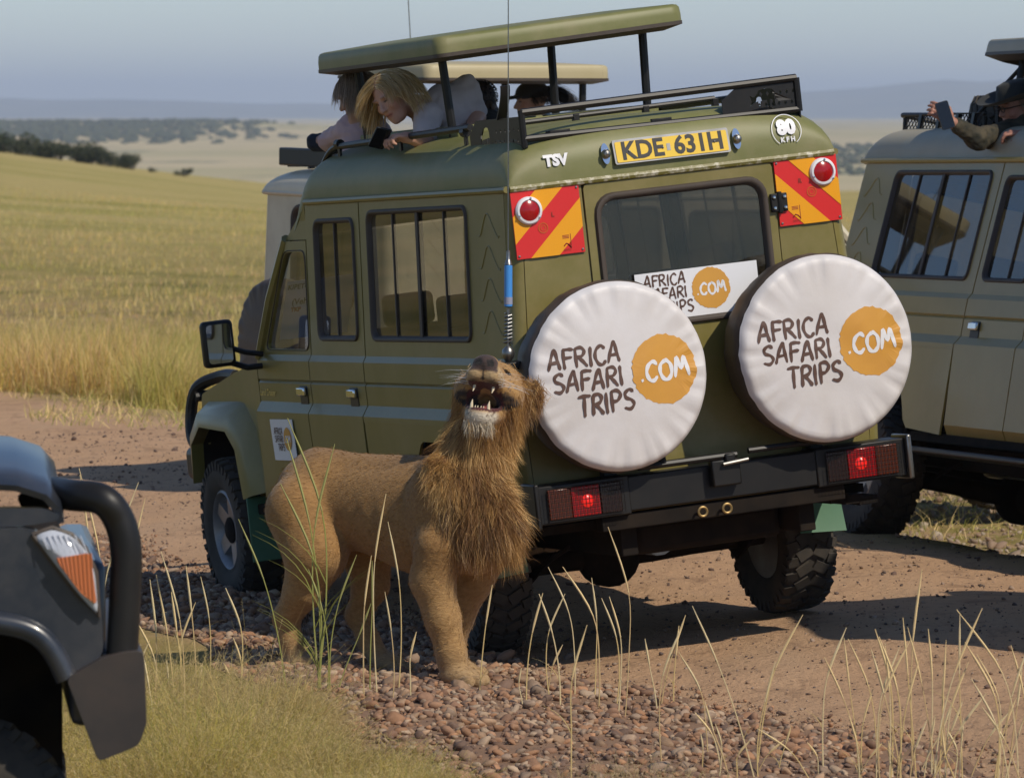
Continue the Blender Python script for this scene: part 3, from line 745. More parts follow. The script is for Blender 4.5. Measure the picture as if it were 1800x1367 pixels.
def cruiser(name, label, O, yaw, pitch, roll, paint, roof, opt, group=None):
    V = empty(name, label, 'safari vehicle', pose(O, yaw, pitch, roll), group)
    gl = M['glass']; YR = -1.05
    for s in (-1, 1):
        # rear quarter, with wheel arch, window opening and rounded rear corner
        arch = [(-.52, .62)] + [(-.5 + .04 * k, .62 + .40 * min(1, math.sin(math.pi * min(max((k + .6) / 26.2, 0), 1)) * 1.35) ** .8) for k in range(26)] + [(.54, .62)]
        low = [(-1.0, .66)] + [(-.55, .64)] + arch[1:-1] + [(.56, .64), (1.06, .62), (1.06, 1.10), (-1.0, 1.10)]
        up = [(-1.0, 1.415), (1.07, 1.415), (1.07, 2.175), (-1.0, 2.175)]
        hole = rrect(-.50 + .012, .96 - .012, 1.485 + .012, 2.13 - .012, .05)
        g = G(); g.poly(low, (), lambda y, z: (s * (.886 + .014 * (z - .64) / .46), y, z)); g.build('lower_panel', paint, V, smooth=0, solid=.012)
        qp = side_panel('quarter_panel', s, [(up, [hole])], [(-1.0, 1.065, [1.10, 1.125, 1.175, 1.27, 1.283, 1.296, 1.385, 1.415])], paint, V)
        zl = [.66, .9, 1.10, 1.125, 1.175, 1.27, 1.283, 1.296, 1.385, 1.415, 1.8, 2.175]
        g = G(); g.grid([[(s * (S(z) - .055 + .055 * math.cos(t)), -1.0 - .05 * math.sin(t), z) for z in zl] for t in np.linspace(0, math.pi / 2, 6)]); g.build('corner_post', paint, V, smooth=40, solid=.012)
        window(s, -.50, .96, 1.485, 2.13, [(-.14, .012), (.23, .035), (.60, .012)], V, gl)
        for k in range(4):                 # pressed wave-shaped vents
            zc = 2.02 - k * .148; g = G(); pts = [(-.64, zc - .04), (-.67, zc - .038), (-.71, zc + .01), (-.75, zc + .055), (-.79, zc + .05), (-.84, zc), (-.90, zc - .05), (-.92, zc - .045)]
            g.tube([(s * (S(z) + .007), y, z) for y, z, _ in bez([(a, b, 0) for a, b in pts], 3)], .0042, 6); g.build('vent', paint, V)
        # narrow middle door
        up = [(1.085, 1.415), (1.925, 1.415), (1.925, 2.165), (1.085, 2.165)]
        zl = [.62, .68, 1.10, 1.125, 1.175, 1.27, 1.283, 1.296, 1.385, 1.415]
        d = side_panel('door', s, [(up, [rrect(1.165, 1.785, 1.497, 2.088, .05)])], [(lambda z: 1.078 + (.03 if z < .9 else 0), 1.93, zl)], paint, V)
        window(s, 1.155, 1.795, 1.485, 2.10, [(1.50, .012)], V, gl)
        handle(d, s, 1.26)
        # front door with raked window
        wpoly = [(1.96, 1.445), (2.66, 1.445), (2.30, 1.935), (1.96, 1.935)]
        up = [(1.94, 1.415), (2.76, 1.415), (2.33, 1.99), (1.94, 1.99)]
        d = side_panel('door', s, [(up, [rpoly(wpoly, .06)])], [(1.942, lambda z: 2.80 + (.05 * max(0, (.95 - z) / .3) if z < .95 else 0), zl)], paint, V)
        handle(d, s, 2.06)
        if s < 0:
            g = G(); text_fn = lambda a, b: (-(S(1.225) + .012), 2.66 - a, 1.222 + b)
            text('badge', 'Land Cruiser', .05, M['chrome'], d, text_fn, shear=.3, bold=.0006)
        wf = G(); o_ = rpoly([(1.95, 1.435), (2.685, 1.435), (2.315, 1.95), (1.95, 1.95)], .07); i_ = rpoly(wpoly, .06)
        P = [[(s * (S(a[1]) + .0), *a), (s * (S(a[1]) + .014), (a[0] + b[0]) / 2, (a[1] + b[1]) / 2), (s * (S(b[1]) - .006), *b)] for a, b in zip(o_, i_)]
        wf.grid(P + [P[0]]); w_ = wf.build('window', M['frame'], V, smooth=50)
        g = G(); g.poly(i_, (), lambda a, b: (s * (S(b) - .008), a, b)); g.build('pane', M['glassclear'], w_, smooth=0)
        # fender with angular flare round the arch
        ar = [(3.14, .66), (3.2, .92), (3.34, 1.015), (3.80, 1.03), (3.98, .93), (4.02, .72)]
        fo = [(2.86, .70)] + [(2.86, 1.36), (3.35, 1.315), (4.0, 1.19), (4.06, 1.0), (4.06, .72)] + ar[::-1]
        g = G(); g.poly(rpoly(fo, .03, 2), (), lambda a, b: (s * (.825 + .03 * max(0, min(1, (3.2 - a) / .3))), a, b))
        fd = g.build('fender', paint, V, smooth=25, solid=.014)
        o2 = [(2.90, .70), (3.0, 1.04), (3.22, 1.16), (3.88, 1.15), (4.06, 1.0), (4.07, .74)]
        g = G(); g.grid([[(s * .83, y, z) for y, z in o2], [(s * .915, y * .55 + Y2 * .45, z * .55 + Z2 * .45) for (y, z), (Y2, Z2) in zip(o2, ar)], [(s * .925, *p) for p in ar], [(s * .80, *p) for p in ar]])
        g.build('flare', paint, fd, smooth=50, solid=.008)
        g = G(); g.grid([[(s * .62, y, z) for y, z in ar], [(s * .86, y, z) for y, z in ar]]); g.build('wheel_housing', M['blackflat'], V, smooth=30, solid=.01)
        g = G(); g.grid([[(s * .58, y, z - .02) for y, z in arch], [(s * .875, y, z) for y, z in arch]]); g.poly([(y, z) for y, z in arch], (), lambda a, b: (s * .58, a, b)); g.build('wheel_housing', M['blackflat'], V, smooth=30, solid=.01)
        # green mud flaps
        g = G(); g.box((s * .80, 3.10, .5), (.25, .012, .34)); g.build('mud_flap', M['greenflap'] if opt.get('flap') else M['blackflat'], V, bevel=.004)
        fx = .82; g = G(); g.grid([[(s * (fx - .13), -.42, .62), (s * (fx - .13), -.43, .5), (s * (fx - .13), -.45, .40)], [(s * (fx + .1), -.42, .62), (s * (fx + .1), -.43, .5), (s * (fx + .1), -.46, .385)]]); g.build('mud_flap', M['greenflap'] if opt.get('flap') else M['blackflat'], V, smooth=60, solid=.01)
        g = G(); g.tube([(s * (S(2.17) + .012), y, 2.182) for y in (-1.06, 0, 1.9)], .016, 8); g.build('gutter', paint, V)
        # sill and step
        g = G(); g.bb(s * .80, s * .87, .58, 3.1, .575, .63); g.build('sill', M['blackflat'], V, bevel=.01)
        if opt.get('step'):
            g = G(); g.bb(s * .84, s * 1.0, .62, 3.05, .50, .535); g.build('side_step', M['black'], V, bevel=.012)
        # mirror
        g = G(); mx, my, mz = s * 1.10, 2.72, 1.50
        g.box((mx, my, mz), (.17, .07, .24)); mi = g.build('mirror', M['black'], V, bevel=.025, seg=3)
        g = G(); g.poly(rrect(-.065, .065, -.1, .1, .02), (), lambda a, b: (mx + a, my - .037, mz + b)); g.build('mirror_glass', M['mirror'], mi, smooth=0)
        g = G(); g.tube([(s * .87, 2.72, 1.36), (s * .95, 2.73, 1.36), (s * 1.05, 2.72, 1.40)], .016, 8); g.tube([(s * .87, 2.70, 1.42), (s * .96, 2.71, 1.44), (s * 1.03, 2.72, 1.47)], .014, 8); g.build('mirror_arm', M['black'], mi)
    # ---- rear face
    def edge_x(z): return S(z) - .058
    zs = [.72, .9, 1.10, 1.125, 1.175, 1.27, 1.385, 1.415, 1.8, 2.17]
    for s, xi in ((-1, -.452), (1, .495)):
        g = G(); g.grid([[(s * edge_x(z), YR, z) for z in zs], [(xi, YR, z) for z in zs]]); g.build('rear_panel', paint, V, smooth=30, solid=.012)
    dx0, dx1 = -.445, .487
    g = G(); g.poly(rrect(dx0, dx1, .80, 2.165, .02, 2), [rrect(-.385, .43, 1.50, 2.095, .09)], lambda a, b: (a, YR - .004, b)); door = g.build('rear_door', paint, V, smooth=0, solid=.02)
    rw = window(1, -.41, .455, 1.475, 2.12, [], V, M['glassrear'], xf=lambda a, b, d=0: (a, YR - .006 - d * 1.3, b), r=.10, fr=.042, name='rear_window')
    g = G(); g.bb(-.80, .80, YR + .005, YR + .03, .66, .80); g.build('rear_valance', paint, V, bevel=.01)
    for zc in (1.98, 1.05):
        h = G(); h.box((.487, YR - .022, zc), (.055, .02, .085)); h.box((.523, YR - .022, zc), (.035, .02, .085)); h.tube([(.502, YR - .03, zc - .05), (.502, YR - .03, zc + .05)], .012, 10); hg = h.build('hinge', M['black'], door, bevel=.004)
        for ax in (.475, .527):
            for az in (-.025, .025): b = G(); b.lathe([(.009, 0), (.009, .008), (.004, .012), (0, .012)], 10, Matrix.Translation((ax, YR - .03, zc + az)) @ Matrix.Rotation(math.pi / 2, 4, 'X')); b.build('bolt', M['chrome'], hg)
    # ---- roof cap with its hatch
    hatch = opt.get('hatch', True); hx = .5; hy0, hy1 = opt.get('hatch_y', (.34, 1.80))
    nS = 3.3; H = opt.get('roof_h', .265)
    th0 = math.asin((hx / .80) ** (nS / 2))
    ths = sorted(set([-math.pi / 2 + .0001] + list(np.linspace(-1.5, -th0, 9)) + list(np.linspace(-th0, th0, 9)) + list(np.linspace(th0, 1.5, 9)) + [math.pi / 2 - .0001]))
    ys = [-1.066, -1.0655, -1.062, -1.058, -1.05, -1.035, -1.01, -.97, -.92, -.85, -.78, -.6, -.3, 0, .2, .6, 1.0, 1.4, 1.8, 1.86, 1.93, 2.02, 2.12, 2.20, 2.26, 2.29]
    ys = sorted(set(ys + [hy0, hy1]))
    def rz(y):
        if y < -.78: h = H * max(0, 1 - ((-.78 - y) / .286) ** 3.0) ** (1 / 3.0)
        elif y > 1.8: h = H * (1 - .86 * sstep(1.8, 2.3, y))
        else: h = H
        return 2.185 - .205 * sstep(1.86, 2.29, y), h
    g = G(); vs = []; fs = []; nt_ = len(ths)
    for y in ys:
        zb, h = rz(y)
        for t_ in ths: vs.append((.80 * math.copysign(abs(math.sin(t_)) ** (2 / nS), math.sin(t_)), y, zb + h * abs(math.cos(t_)) ** (2 / nS)))
    for i in range(len(ys) - 1):
        for j in range(nt_ - 1):
            if hatch and ys[i] >= hy0 - .001 and ys[i + 1] <= hy1 + .001 and ths[j] >= -th0 - .001 and ths[j + 1] <= th0 + .001: continue
            fs.append((i * nt_ + j, (i + 1) * nt_ + j, (i + 1) * nt_ + j + 1, i * nt_ + j + 1))
    g.add(vs, fs); rf = g.build('roof', roof, V, smooth=40, solid=.012)
    zt = 2.185 + H
    g = G(); g.tube([(S(2.17) * s, YR - .012, 2.182) for s in (-1, 1)], .017, 8); g.build('gutter', M['olive_chip'] if opt.get('flap') else paint, V)
    if hatch:
        for bx in ((-hx - .02, -hx + .03, hy0, hy1), (hx - .03, hx + .02, hy0, hy1), (-hx, hx, hy0 - .02, hy0 + .03), (-hx, hx, hy1 - .03, hy1 + .02)):
            g = G(); g.bb(bx[0], bx[1], bx[2], bx[3], zt - .09, zt + .035); g.build('hatch_rim', roof, rf, bevel=.008)
    # side wall between door top and roof front
    for s in (-1, 1):
        g = G(); g.poly([(1.94, 1.995), (2.30, 1.995), (1.93, 2.185), (1.94, 2.185)], (), lambda a, b: (s * .802, a, b)); g.build('roof_fairing', paint, V, smooth=0, solid=.012)
        g = G(); g.tube([(s * .855, 2.79, 1.40), (s * .835, 2.56, 1.70), (s * .80, 2.29, 2.0)], .034, 8); g.build('windscreen_pillar', paint, V)
    ws = G(); ws.add([(-.83, 2.79, 1.41), (.83, 2.79, 1.41), (.78, 2.30, 2.0), (-.78, 2.30, 2.0)], [(0, 1, 2, 3)]); ws.build('windscreen', M['glassclear'], V, smooth=0)
    # ---- bonnet, nose, bumper
    g = G(); P = []
    for y, ze, zc, hw in ((2.80, 1.365, 1.415, .85), (3.2, 1.335, 1.395, .82), (3.6, 1.265, 1.33, .81), (3.9, 1.20, 1.265, .80), (4.02, 1.15, 1.21, .79), (4.05, 1.06, 1.08, .78)):
        P.append([(hw * k, y, ze + (zc - ze) * (1 - abs(k) ** 2.5)) for k in np.linspace(-1, 1, 13)])
    g.grid(P); g.build('bonnet', paint, V, smooth=40, solid=.012)
    g = G(); g.bb(-.80, .80, 4.0, 4.05, .72, 1.12); nose = g.build('grille_panel', paint, V, bevel=.01)
    g = G()
    for k in range(6): g.bb(-.36, .36, 4.05, 4.075, .84 + k * .04, .86 + k * .04)
    g.build('grille', M['black'], nose)
    for s in (-1, 1):
        g = G(); g.lathe([(.095, 0), (.1, .02), (.09, .035), (.05, .05), (0, .052)], 24, Matrix.Translation((s * .56, 4.045, .96)) @ Matrix.Rotation(-math.pi / 2, 4, 'X')); g.build('headlight', M['lens'], V)
        g = G(); g.box((s * .765, 4.04, 1.02), (.08, .05, .16)); g.build('indicator', M['amber'], V, bevel=.01)
    g = G(); g.bb(-.86, .86, 4.10, 4.36, .72, .90); g.build('front_bumper', M['black'], V, bevel=.04, seg=3)
    if opt.get('bullbar', True):
        for s in (-1, 1):
            g = G(); g.tube(bez([(s * .72, 4.05, .88), (s * .77, 4.40, .90), (s * .76, 4.50, 1.02), (s * .72, 4.46, 1.20), (s * .62, 4.30, 1.26), (s * .6, 4.1, 1.26)], 6), .034, 10); g.build('bull_bar', M['black'], V)
        g = G(); g.tube([(-.74, 4.44, 1.16), (.74, 4.44, 1.16)], .03, 10); g.build('bull_bar', M['black'], V)
    # ---- floor, chassis, axles, springs
    g = G(); g.bb(-.80, .80, -1.0, 4.0, .60, .64); g.build('floor', M['blackflat'], V)
    for s in (-1, 1):
        g = G(); g.bb(s * .40, s * .48, -1.15, 4.15, .47, .60); g.build('chassis_rail', M['blackflat'], V, bevel=.006)
        g = G()
        for k in range(5): g.tube([(s * .54, -.62 + .06 * k, .50 - .012 * k), (s * .54, 0, .345 - .013 * k), (s * .54, .62 - .06 * k, .50 - .012 * k)], .011, 6)
        g.build('leaf_spring', M['blackflat'], V)
    for yy in (0., 3.62):
        zz = .385 + (.09 if yy > 1 else 0)
        g = G(); g.tube([(-.68, yy, zz), (-.3, yy, zz), (-.12, yy, zz), (.1, yy, zz), (.3, yy, zz), (.68, yy, zz)], [.05, .052, .06, .06, .052, .05], 12); g.lathe([(.0, -.16), (.09, -.13), (.15, -.04), (.15, .04), (.09, .12), (0, .15)], 18, Matrix.Translation((-.12, yy, zz)) @ Matrix.Rotation(math.pi / 2, 4, 'X')); g.build('axle', M['blackflat'], V)
    g = G(); g.tube([(-.2, -.9, .52), (-.2, -.45, .52)], .09, 14); g.tube(bez([(-.2, -.45, .52), (.1, .0, .5), (.2, .5, .5), (.2, 2.8, .5)], 5), .03, 8); g.build('exhaust', M['steel'], V)
    g = G(); g.bb(-.34, .38, -.98, -.42, .45, .60); g.build('fuel_tank', M['blackflat'], V, bevel=.03)
    # seats and wheel inside
    for (sx_, sy_) in ((-.42, 1.95), (.42, 1.95), (-.5, .9), (.5, .9), (-.5, -.1), (.5, -.1)):
        g = G(); g.bb(sx_ - .23, sx_ + .23, sy_ - .22, sy_ + .26, .82, .98); st = g.build('seat', M['seat'], V, bevel=.04, seg=3)
        g = G(); g.box((sx_, sy_ - .26, 1.24), (.44, .12, .56), Matrix.Rotation(-.15, 3, 'X')); g.build('backrest', M['seat'], st, bevel=.04, seg=3)
        g = G(); g.box((sx_, sy_ - .31, 1.60), (.26, .09, .16)); g.build('headrest', M['seat'], st, bevel=.03, seg=3)
    g = G(); g.bb(-.80, .80, 2.52, 2.80, 1.12, 1.40); g.build('dashboard', M['seat'], V, bevel=.03)
    g = G(); ctr = Vector((.38, 2.36, 1.36)); g.tube([ctr + Vector((.19 * math.cos(a), .06 * math.sin(a), .18 * math.sin(a))) for a in np.linspace(0, 2 * math.pi, 25)[:-1]], .014, 8, closed=True); g.tube([ctr, ctr + Vector((0, .25, -.12))], .025, 8); g.tube([ctr + Vector((-.18, 0, 0)), ctr + Vector((.18, 0, 0))], .014, 6); g.build('steering_wheel', M['black'], V)
    # wheels
    for s in (-1, 1):
        wheel(V, s * .775, 0, .385); wheel(V, s * .79, 3.62, .475, opt.get('steer', 0))
    # rear bumper with caged lamps
    yb = -1.25
    g = G(); g.bb(-.47, .47, yb - .02, yb + .1, .68, .84); g.build('rear_bumper', M['black'], V, bevel=.008)
    for s in (-1, 1):
        g = G(); g.bb(s * .46, s * .905, yb - .03, yb + .14, .67, .845); lb = g.build('lamp_box', M['black'], V, bevel=.006)
        x0, x1 = s * .50, s * .87
        for a, b_, mt in ((.0, .3, M['black']), (.3, .66, M['redlens']), (.66, 1., M['amber'] if 0 else M['redlens'])):
            pass
        for a, b_, mt in ((.02, .30, M['lens_dark']), (.30, .68, M['redlens']), (.68, .98, M['lens_amb'])):
            g = G(); g.bb(x0 + (x1 - x0) * a, x0 + (x1 - x0) * b_ - s * .002, yb - .045, yb - .031, .69, .825); g.build('lamp_lens', mt, lb, bevel=.004)
        xc = x0 + (x1 - x0) * .47
        if opt.get('lamps_on'):
            g = G(); g.lathe([(.03, 0), (.022, .006), (0, .009)], 16, Matrix.Translation((xc, yb - .046, .757)) @ Matrix.Rotation(math.pi / 2, 4, 'X')); g.build('bulb_glow', M['redglow'], lb)
        g = G()
        for k in range(23): xx = x0 + (x1 - x0) * k / 22; g.tube([(xx, yb - .056, .682), (xx, yb - .056, .832)], .0016, 4)
        for k in range(8): zz = .684 + k * .0208; g.tube([(x0, yb - .058, zz), (x1, yb - .058, zz)], .0016, 4)
        g.build('lamp_guard', M['black'], lb)
        g = G(); g.bb(s * .905, s * .93, yb - .06, yb + .12, .655, .86); g.build('bumper_end', M['steel'] if s > 0 else M['black'], V, bevel=.008)
    if opt.get('rear_extra'):
        g = G(); g.bb(-.925, -.91, yb - .02, yb + .02, .70, .82); g.build('side_reflector', M['amber'], V, bevel=.003)
        g = G(); g.tube([(-.42, yb - .06, .875), (.06, yb - .06, .875)], .016, 8); g.tube([(.12, yb - .06, .885), (.45, yb - .06, .885)], .014, 8); g.tube([(-.30, yb - .06, .875), (-.30, yb - .02, 1.0)], .02, 8); g.tube([(.38, yb - .06, .885), (.38, yb - .0, 1.02)], .02, 8); g.build('carrier_arm', M['black'], V)
        g = G(); g.box((.0, yb - .05, .80), (.14, .05, .12)); g.box((.02, yb - .07, .86), (.05, .04, .05)); lt = g.build('carrier_latch', M['black'], V, bevel=.008)
        g = G(); g.tube([(-.02, yb - .09, .84), (.10, yb - .10, .85)], .009, 8); g.build('latch_lever', M['steel'], lt)
        for xx in (-.12, .0):
            g = G(); g.tube([(xx + .021 * math.cos(a), yb - .03, .635 + .021 * math.sin(a)) for a in np.linspace(0, 2 * math.pi, 15)[:-1]], .006, 6, closed=True); g.build('tow_ring', M['brass'], V)
        g = G(); g.bb(-.6, .6, yb + .0, yb + .08, .60, .67); g.build('tow_bar', M['blackflat'], V, bevel=.006)
        for k in range(3): g = G(); g.box((.60 + .07 * k, yb + .22, .60 - .012 * k), (.09, .3, .04)); g.build('bracket', M['blackflat'], V)
    # spare wheels on the back
    for (x, z, r, white) in opt.get('spares', ()): spare(V, x, z, r, YR - .10, YR - .37, white); spare_post(V, x, z, YR)
    return V, rf, door
M['brass'] = mat('dull brass', (.35, .24, .1), .5, .7)
M['lens_dark'] = mat('dark lens', (.03, .012, .01), .25)
M['lens_amb'] = mat('amber brown lens', (.11, .026, .012), .25)
def spare_post(V, x, z, YR):
    g = G(); g.tube([(x, YR - .1, z), (x, YR + .0, z)], .07, 14); g.bb(x - .03, x + .03, YR - .11, YR - .05, .84, z); g.build('spare_bracket', M['black'], V)
def handle(d, s, y):
    X = S(1.225)
    g = G(); g.box((s * (X + .004), y, 1.215), (.014, .13, .10)); h = g.build('handle_recess', M['black'], d, bevel=.006)
    g = G(); g.box((s * (X + .022), y, 1.235), (.022, .12, .045)); g.build('handle', M['chrome'], h, bevel=.008)
# ---- the olive vehicle the lion stands beside
MAIN_POSE = ((.61, 27.0, .03), 20, -1.9, -6.0)
V1, roof1, door1 = cruiser('safari_vehicle', 'olive green safari vehicle with two white spare wheel covers beside the lion', *MAIN_POSE, M['olive'], M['olive_roof'],
    dict(spares=((-.50, 1.30, .427, True), (.52, 1.305, .427, True)), flap=True, lamps_on=True, rear_extra=True))
YR = -1.05; T2 = YR - .013; zr = lambda z: YR - .012 - .0
rear = lambda a, b: (a, T2, b)
def roof_rear_y(z):                      # the roof cap's rear face at height z
    q = min(max((z - 2.185) / .265, 0), .999); return -.78 - .286 * (1 - q ** 3) ** (1 / 3)
# number plate on the roof's rear face, with its two lamps
def on_roof(x0, z0, lift=.0): return lambda a, b: (x0 + a, roof_rear_y(z0 + b) - .008 - lift, z0 + b)
def tilt_plate(z0, lift):                # plane touching the cap at height z0
    y0, y1 = roof_rear_y(z0 - .05), roof_rear_y(z0 + .05); k = (y1 - y0) / .1
    return lambda a, b: (a, (y0 + y1) / 2 - .02 - lift + k * b, z0 + b)
pf = tilt_plate(2.292, 0)
g = G(); g.poly(rrect(-.285, .285, -.056, .056, .008, 2), (), pf); pl = g.build('number_plate', M['steel'], V1, smooth=0, solid=.012)
pf2 = tilt_plate(2.292, .008); g = G(); g.poly(rrect(-.275, .275, -.047, .047, .006, 2), (), pf2); g.build('plate_face', M['plate_y'], pl, smooth=0, solid=.002)
pf3 = tilt_plate(2.292, .0105)
text('plate_letters', 'KDE', .112, M['inkblack'], pl, lambda a, b: pf3(a - .145, b), bold=.0035, sx=.98)
text('plate_letters', '631H', .112, M['inkblack'], pl, lambda a, b: pf3(a + .132, b), bold=.0035, sx=.98)
g = G(); g.poly([(-.026, -.016), (-.008, -.016), (-.008, .016), (-.026, .016)], (), pf3); g.build('plate_emblem', M['steel'], pl, smooth=0)
for xx in (-.21, -.045, .21): g = G(); g.lathe([(.005, 0), (.004, .004), (0, .005)], 8, Matrix.Translation(pf3(xx, .0)) @ Matrix.Rotation(math.pi / 2, 4, 'X')); g.build('plate_screw', M['steel'], pl)
for xx in (-.325, .322):
    c = pf(xx, .0); g = G(); g.poly([(.02 * math.cos(a) * (1 + .0), .048 * math.sin(a)) for a in np.linspace(0, 2 * math.pi, 21)[:-1]], (), lambda a, b: pf(xx + a, b)); lm = g.build('plate_lamp', M['chrome'], V1, smooth=0, solid=.012)
    g = G(); g.lathe([(.021, 0), (.021, .012), (.014, .024), (0, .028)], 16, Matrix.Translation((c[0], c[1] - .006, c[2])) @ Matrix.Rotation(math.pi / 2, 4, 'X')); g.build('lamp_cap', M['steel'], lm)
text('lettering', 'TSV', .068, M['signwhite'], V1, on_roof(-.565, 2.288, .004), bold=.004)
text('lettering', '80', .088, M['signwhite'], V1, on_roof(.578, 2.317, .004), bold=.006)
text('lettering', 'K F H', .03, M['signwhite'], V1, on_roof(.578, 2.262, .004), bold=.0015)
g = G(); f_ = on_roof(.578, 2.306, .004)
arc = np.radians(np.linspace(-55, 235, 44)); g.grid([[f_(.074 * math.cos(a), .074 * math.sin(a)) for a in arc], [f_(.0705 * math.cos(a), .0705 * math.sin(a)) for a in arc]]); g.build('roundel', M['signwhite'], V1, smooth=0)
# chevron boards
def chevron(x0, x1, z0, z1, sgn, letter):
    g = G(); g.bb(x0, x1, T2 - .004, T2 + .004, z0, z1); bd = g.build('chevron_board', M['chev_r'], V1, bevel=.001)
    W_, H_ = x1 - x0, z1 - z0
    for c0 in (-.02, .60):                   # amber bands running up towards the middle of the tailgate
        quad = []
        P = [Vector((x0, z0)), Vector((x1, z0)), Vector((x1, z1)), Vector((x0, z1))]
        d = lambda p: ((p.x - x0) / W_ if sgn < 0 else (x1 - p.x) / W_) - (p.y - z0) / H_ * 1.0
        lo, hi = (-.62, -.22) if c0 < 0 else (.20, .62)
        def clip(poly, f):
            out = []
            for i in range(len(poly)):
                a, b = poly[i], poly[(i + 1) % len(poly)]; fa, fb = f(a), f(b)
                if fa >= 0: out.append(a)
                if fa * fb < 0: out.append(a + (b - a) * (fa / (fa - fb)))
            return out
        P = clip(P, lambda p: d(p) - lo); P = clip(P, lambda p: hi - d(p))
        g = G(); g.add([(p.x, T2 - .0062, p.y) for p in P], [tuple(range(len(P)))]); g.build('stripe', M['chev_y'], bd, smooth=0)
    cx, cz = (x0 + .078, z1 - .095) if sgn < 0 else (x1 - .078, z1 - .075)
    T = Matrix.Translation((cx, T2 - .004, cz)) @ Matrix.Rotation(math.pi / 2, 4, 'X')
    g = G(); g.lathe([(.064, 0), (.064, .012), (.058, .02), (.05, .022), (.047, .014)], 32, T); rg_ = g.build('reflector', M['signwhite'], bd)
    g = G(); g.lathe([(.046, .0), (.046, .018), (.03, .026), (0, .029)], 28, T); g.build('reflector_lens', M['redlens'], rg_)
    for k in range(3):
        a = 1.4 + k * 2.1; g = G(); g.lathe([(.0055, .02), (.005, .025), (0, .026)], 8, T @ Matrix.Translation((.056 * math.cos(a), .056 * math.sin(a), 0))); g.build('screw', M['chrome'], rg_)
    text('lettering', letter, .03, M['darkred'], bd, lambda a, b: (cx - sgn * .115 + a, T2 - .0068, cz - .03 + b), bold=.0008)
    sx_ = cx - sgn * .062
    g = G(); g.grid([[(sx_ + rr * math.cos(a), T2 - .0068, cz - .085 + rr * math.sin(a)) for a in np.linspace(0, 2 * math.pi, 25)] for rr in (.0235, .0205)])
    g.grid([[(sx_ + rr * math.cos(a), T2 - .0068, cz - .085 + rr * math.sin(a)) for a in np.linspace(0, 2 * math.pi, 21)] for rr in (.0125, .0105)]); g.build('stamp', M['darkorange'], bd, smooth=0)
    ex = x1 - .085 if sgn < 0 else x0 + .085; ez = z0 + .055
    g = G(); g.bb(ex + .018, ex + .021, T2 - .0072, T2 - .006, ez - .03, ez + .035)
    for k in range(3): g.bb(ex - .02, ex + .012, T2 - .0072, T2 - .006, ez + .016 + k * .006, ez + .019 + k * .006)
    g.tube([(ex - .016 + .012 * k_, T2 - .0066, ez - .018 + .012 * math.sin(k_ * 1.3)) for k_ in range(4)], .003, 4); g.build('maker_mark', M['darkred'], bd, smooth=0)
    text('lettering', 'BAYO', .014, M['darkred'], bd, lambda a, b: (ex + a, T2 - .0068, ez - .036 + b))
    for ax, az in ((x0 + .012, z0 + .014), (x1 - .012, z0 + .014), (x1 - .012, z1 - .014) if sgn < 0 else (x0 + .012, z1 - .014)):
        g = G(); g.lathe([(.006, 0), (.005, .004), (0, .005)], 8, Matrix.Translation((ax, T2 - .004, az)) @ Matrix.Rotation(math.pi / 2, 4, 'X')); g.build('screw', M['steel'], bd)
M['darkred'] = mat('dark red print', (.3, .03, .015), .6)
M['darkorange'] = mat('dark orange print', (.55, .16, .01), .6)
chevron(-.80, -.468, 1.862, 2.172, -1, 'L'); chevron(.497, .83 - .02, 1.868, 2.172, 1, 'R')
# sticker in the rear window
g = G(); g.bb(-.245, .36, YR - .017, YR - .013, 1.505, 1.73); stk = g.build('window_sign', M['signwhite'], V1)
brand_print(stk, lambda a, b, lv=1: (.0 + a * 1.0, YR - .0175 - .0008 * lv, 1.625 + b), .255)
# door sign on the near side
g = G(); g.add([(-.9135, 2.57, 1.09), (-.9135, 2.20, 1.095), (-.9125, 2.18, .885), (-.9125, 2.55, .88)], [(0, 1, 2, 3)]); sg = g.build('door_sign', M['signwhite'], V1, smooth=0, solid=.003)
brand_print(sg, lambda a, b, lv=1: (-.9165 - .001 * lv, 2.375 - a * 1.0, .99 + b * .95), .17)
# notices behind the windscreen
for (y, z, h, tx) in ((2.52, 1.70, .20, ('KIPETO', '(Veh')),):
    g = G(); nf = lambda a, b: (-.60 + a, 2.755 - (b + .20) * .83, 1.43 + b + .20)
    g.poly([(-.17, -.15), (.20, -.15), (.20, .15), (-.17, .15)], (), nf); no = g.build('notice', M['paper'], V1, smooth=0, solid=.002)
    nf2 = lambda a, b: (lambda p: (p[0], p[1] - .006, p[2]))(nf(a, b))
    text('lettering', 'KIPETO', .036, M['inkblack'], no, lambda a, b: nf2(a - .105, b + .118), bold=.001)
    text('lettering', '(Veh', .045, M['inkblack'], no, lambda a, b: nf2(a - .09, b + .04), bold=.001)
    text('lettering', 'TKP', .03, M['darkred'], no, lambda a, b: nf2(a - .105, b - .0), bold=.002)
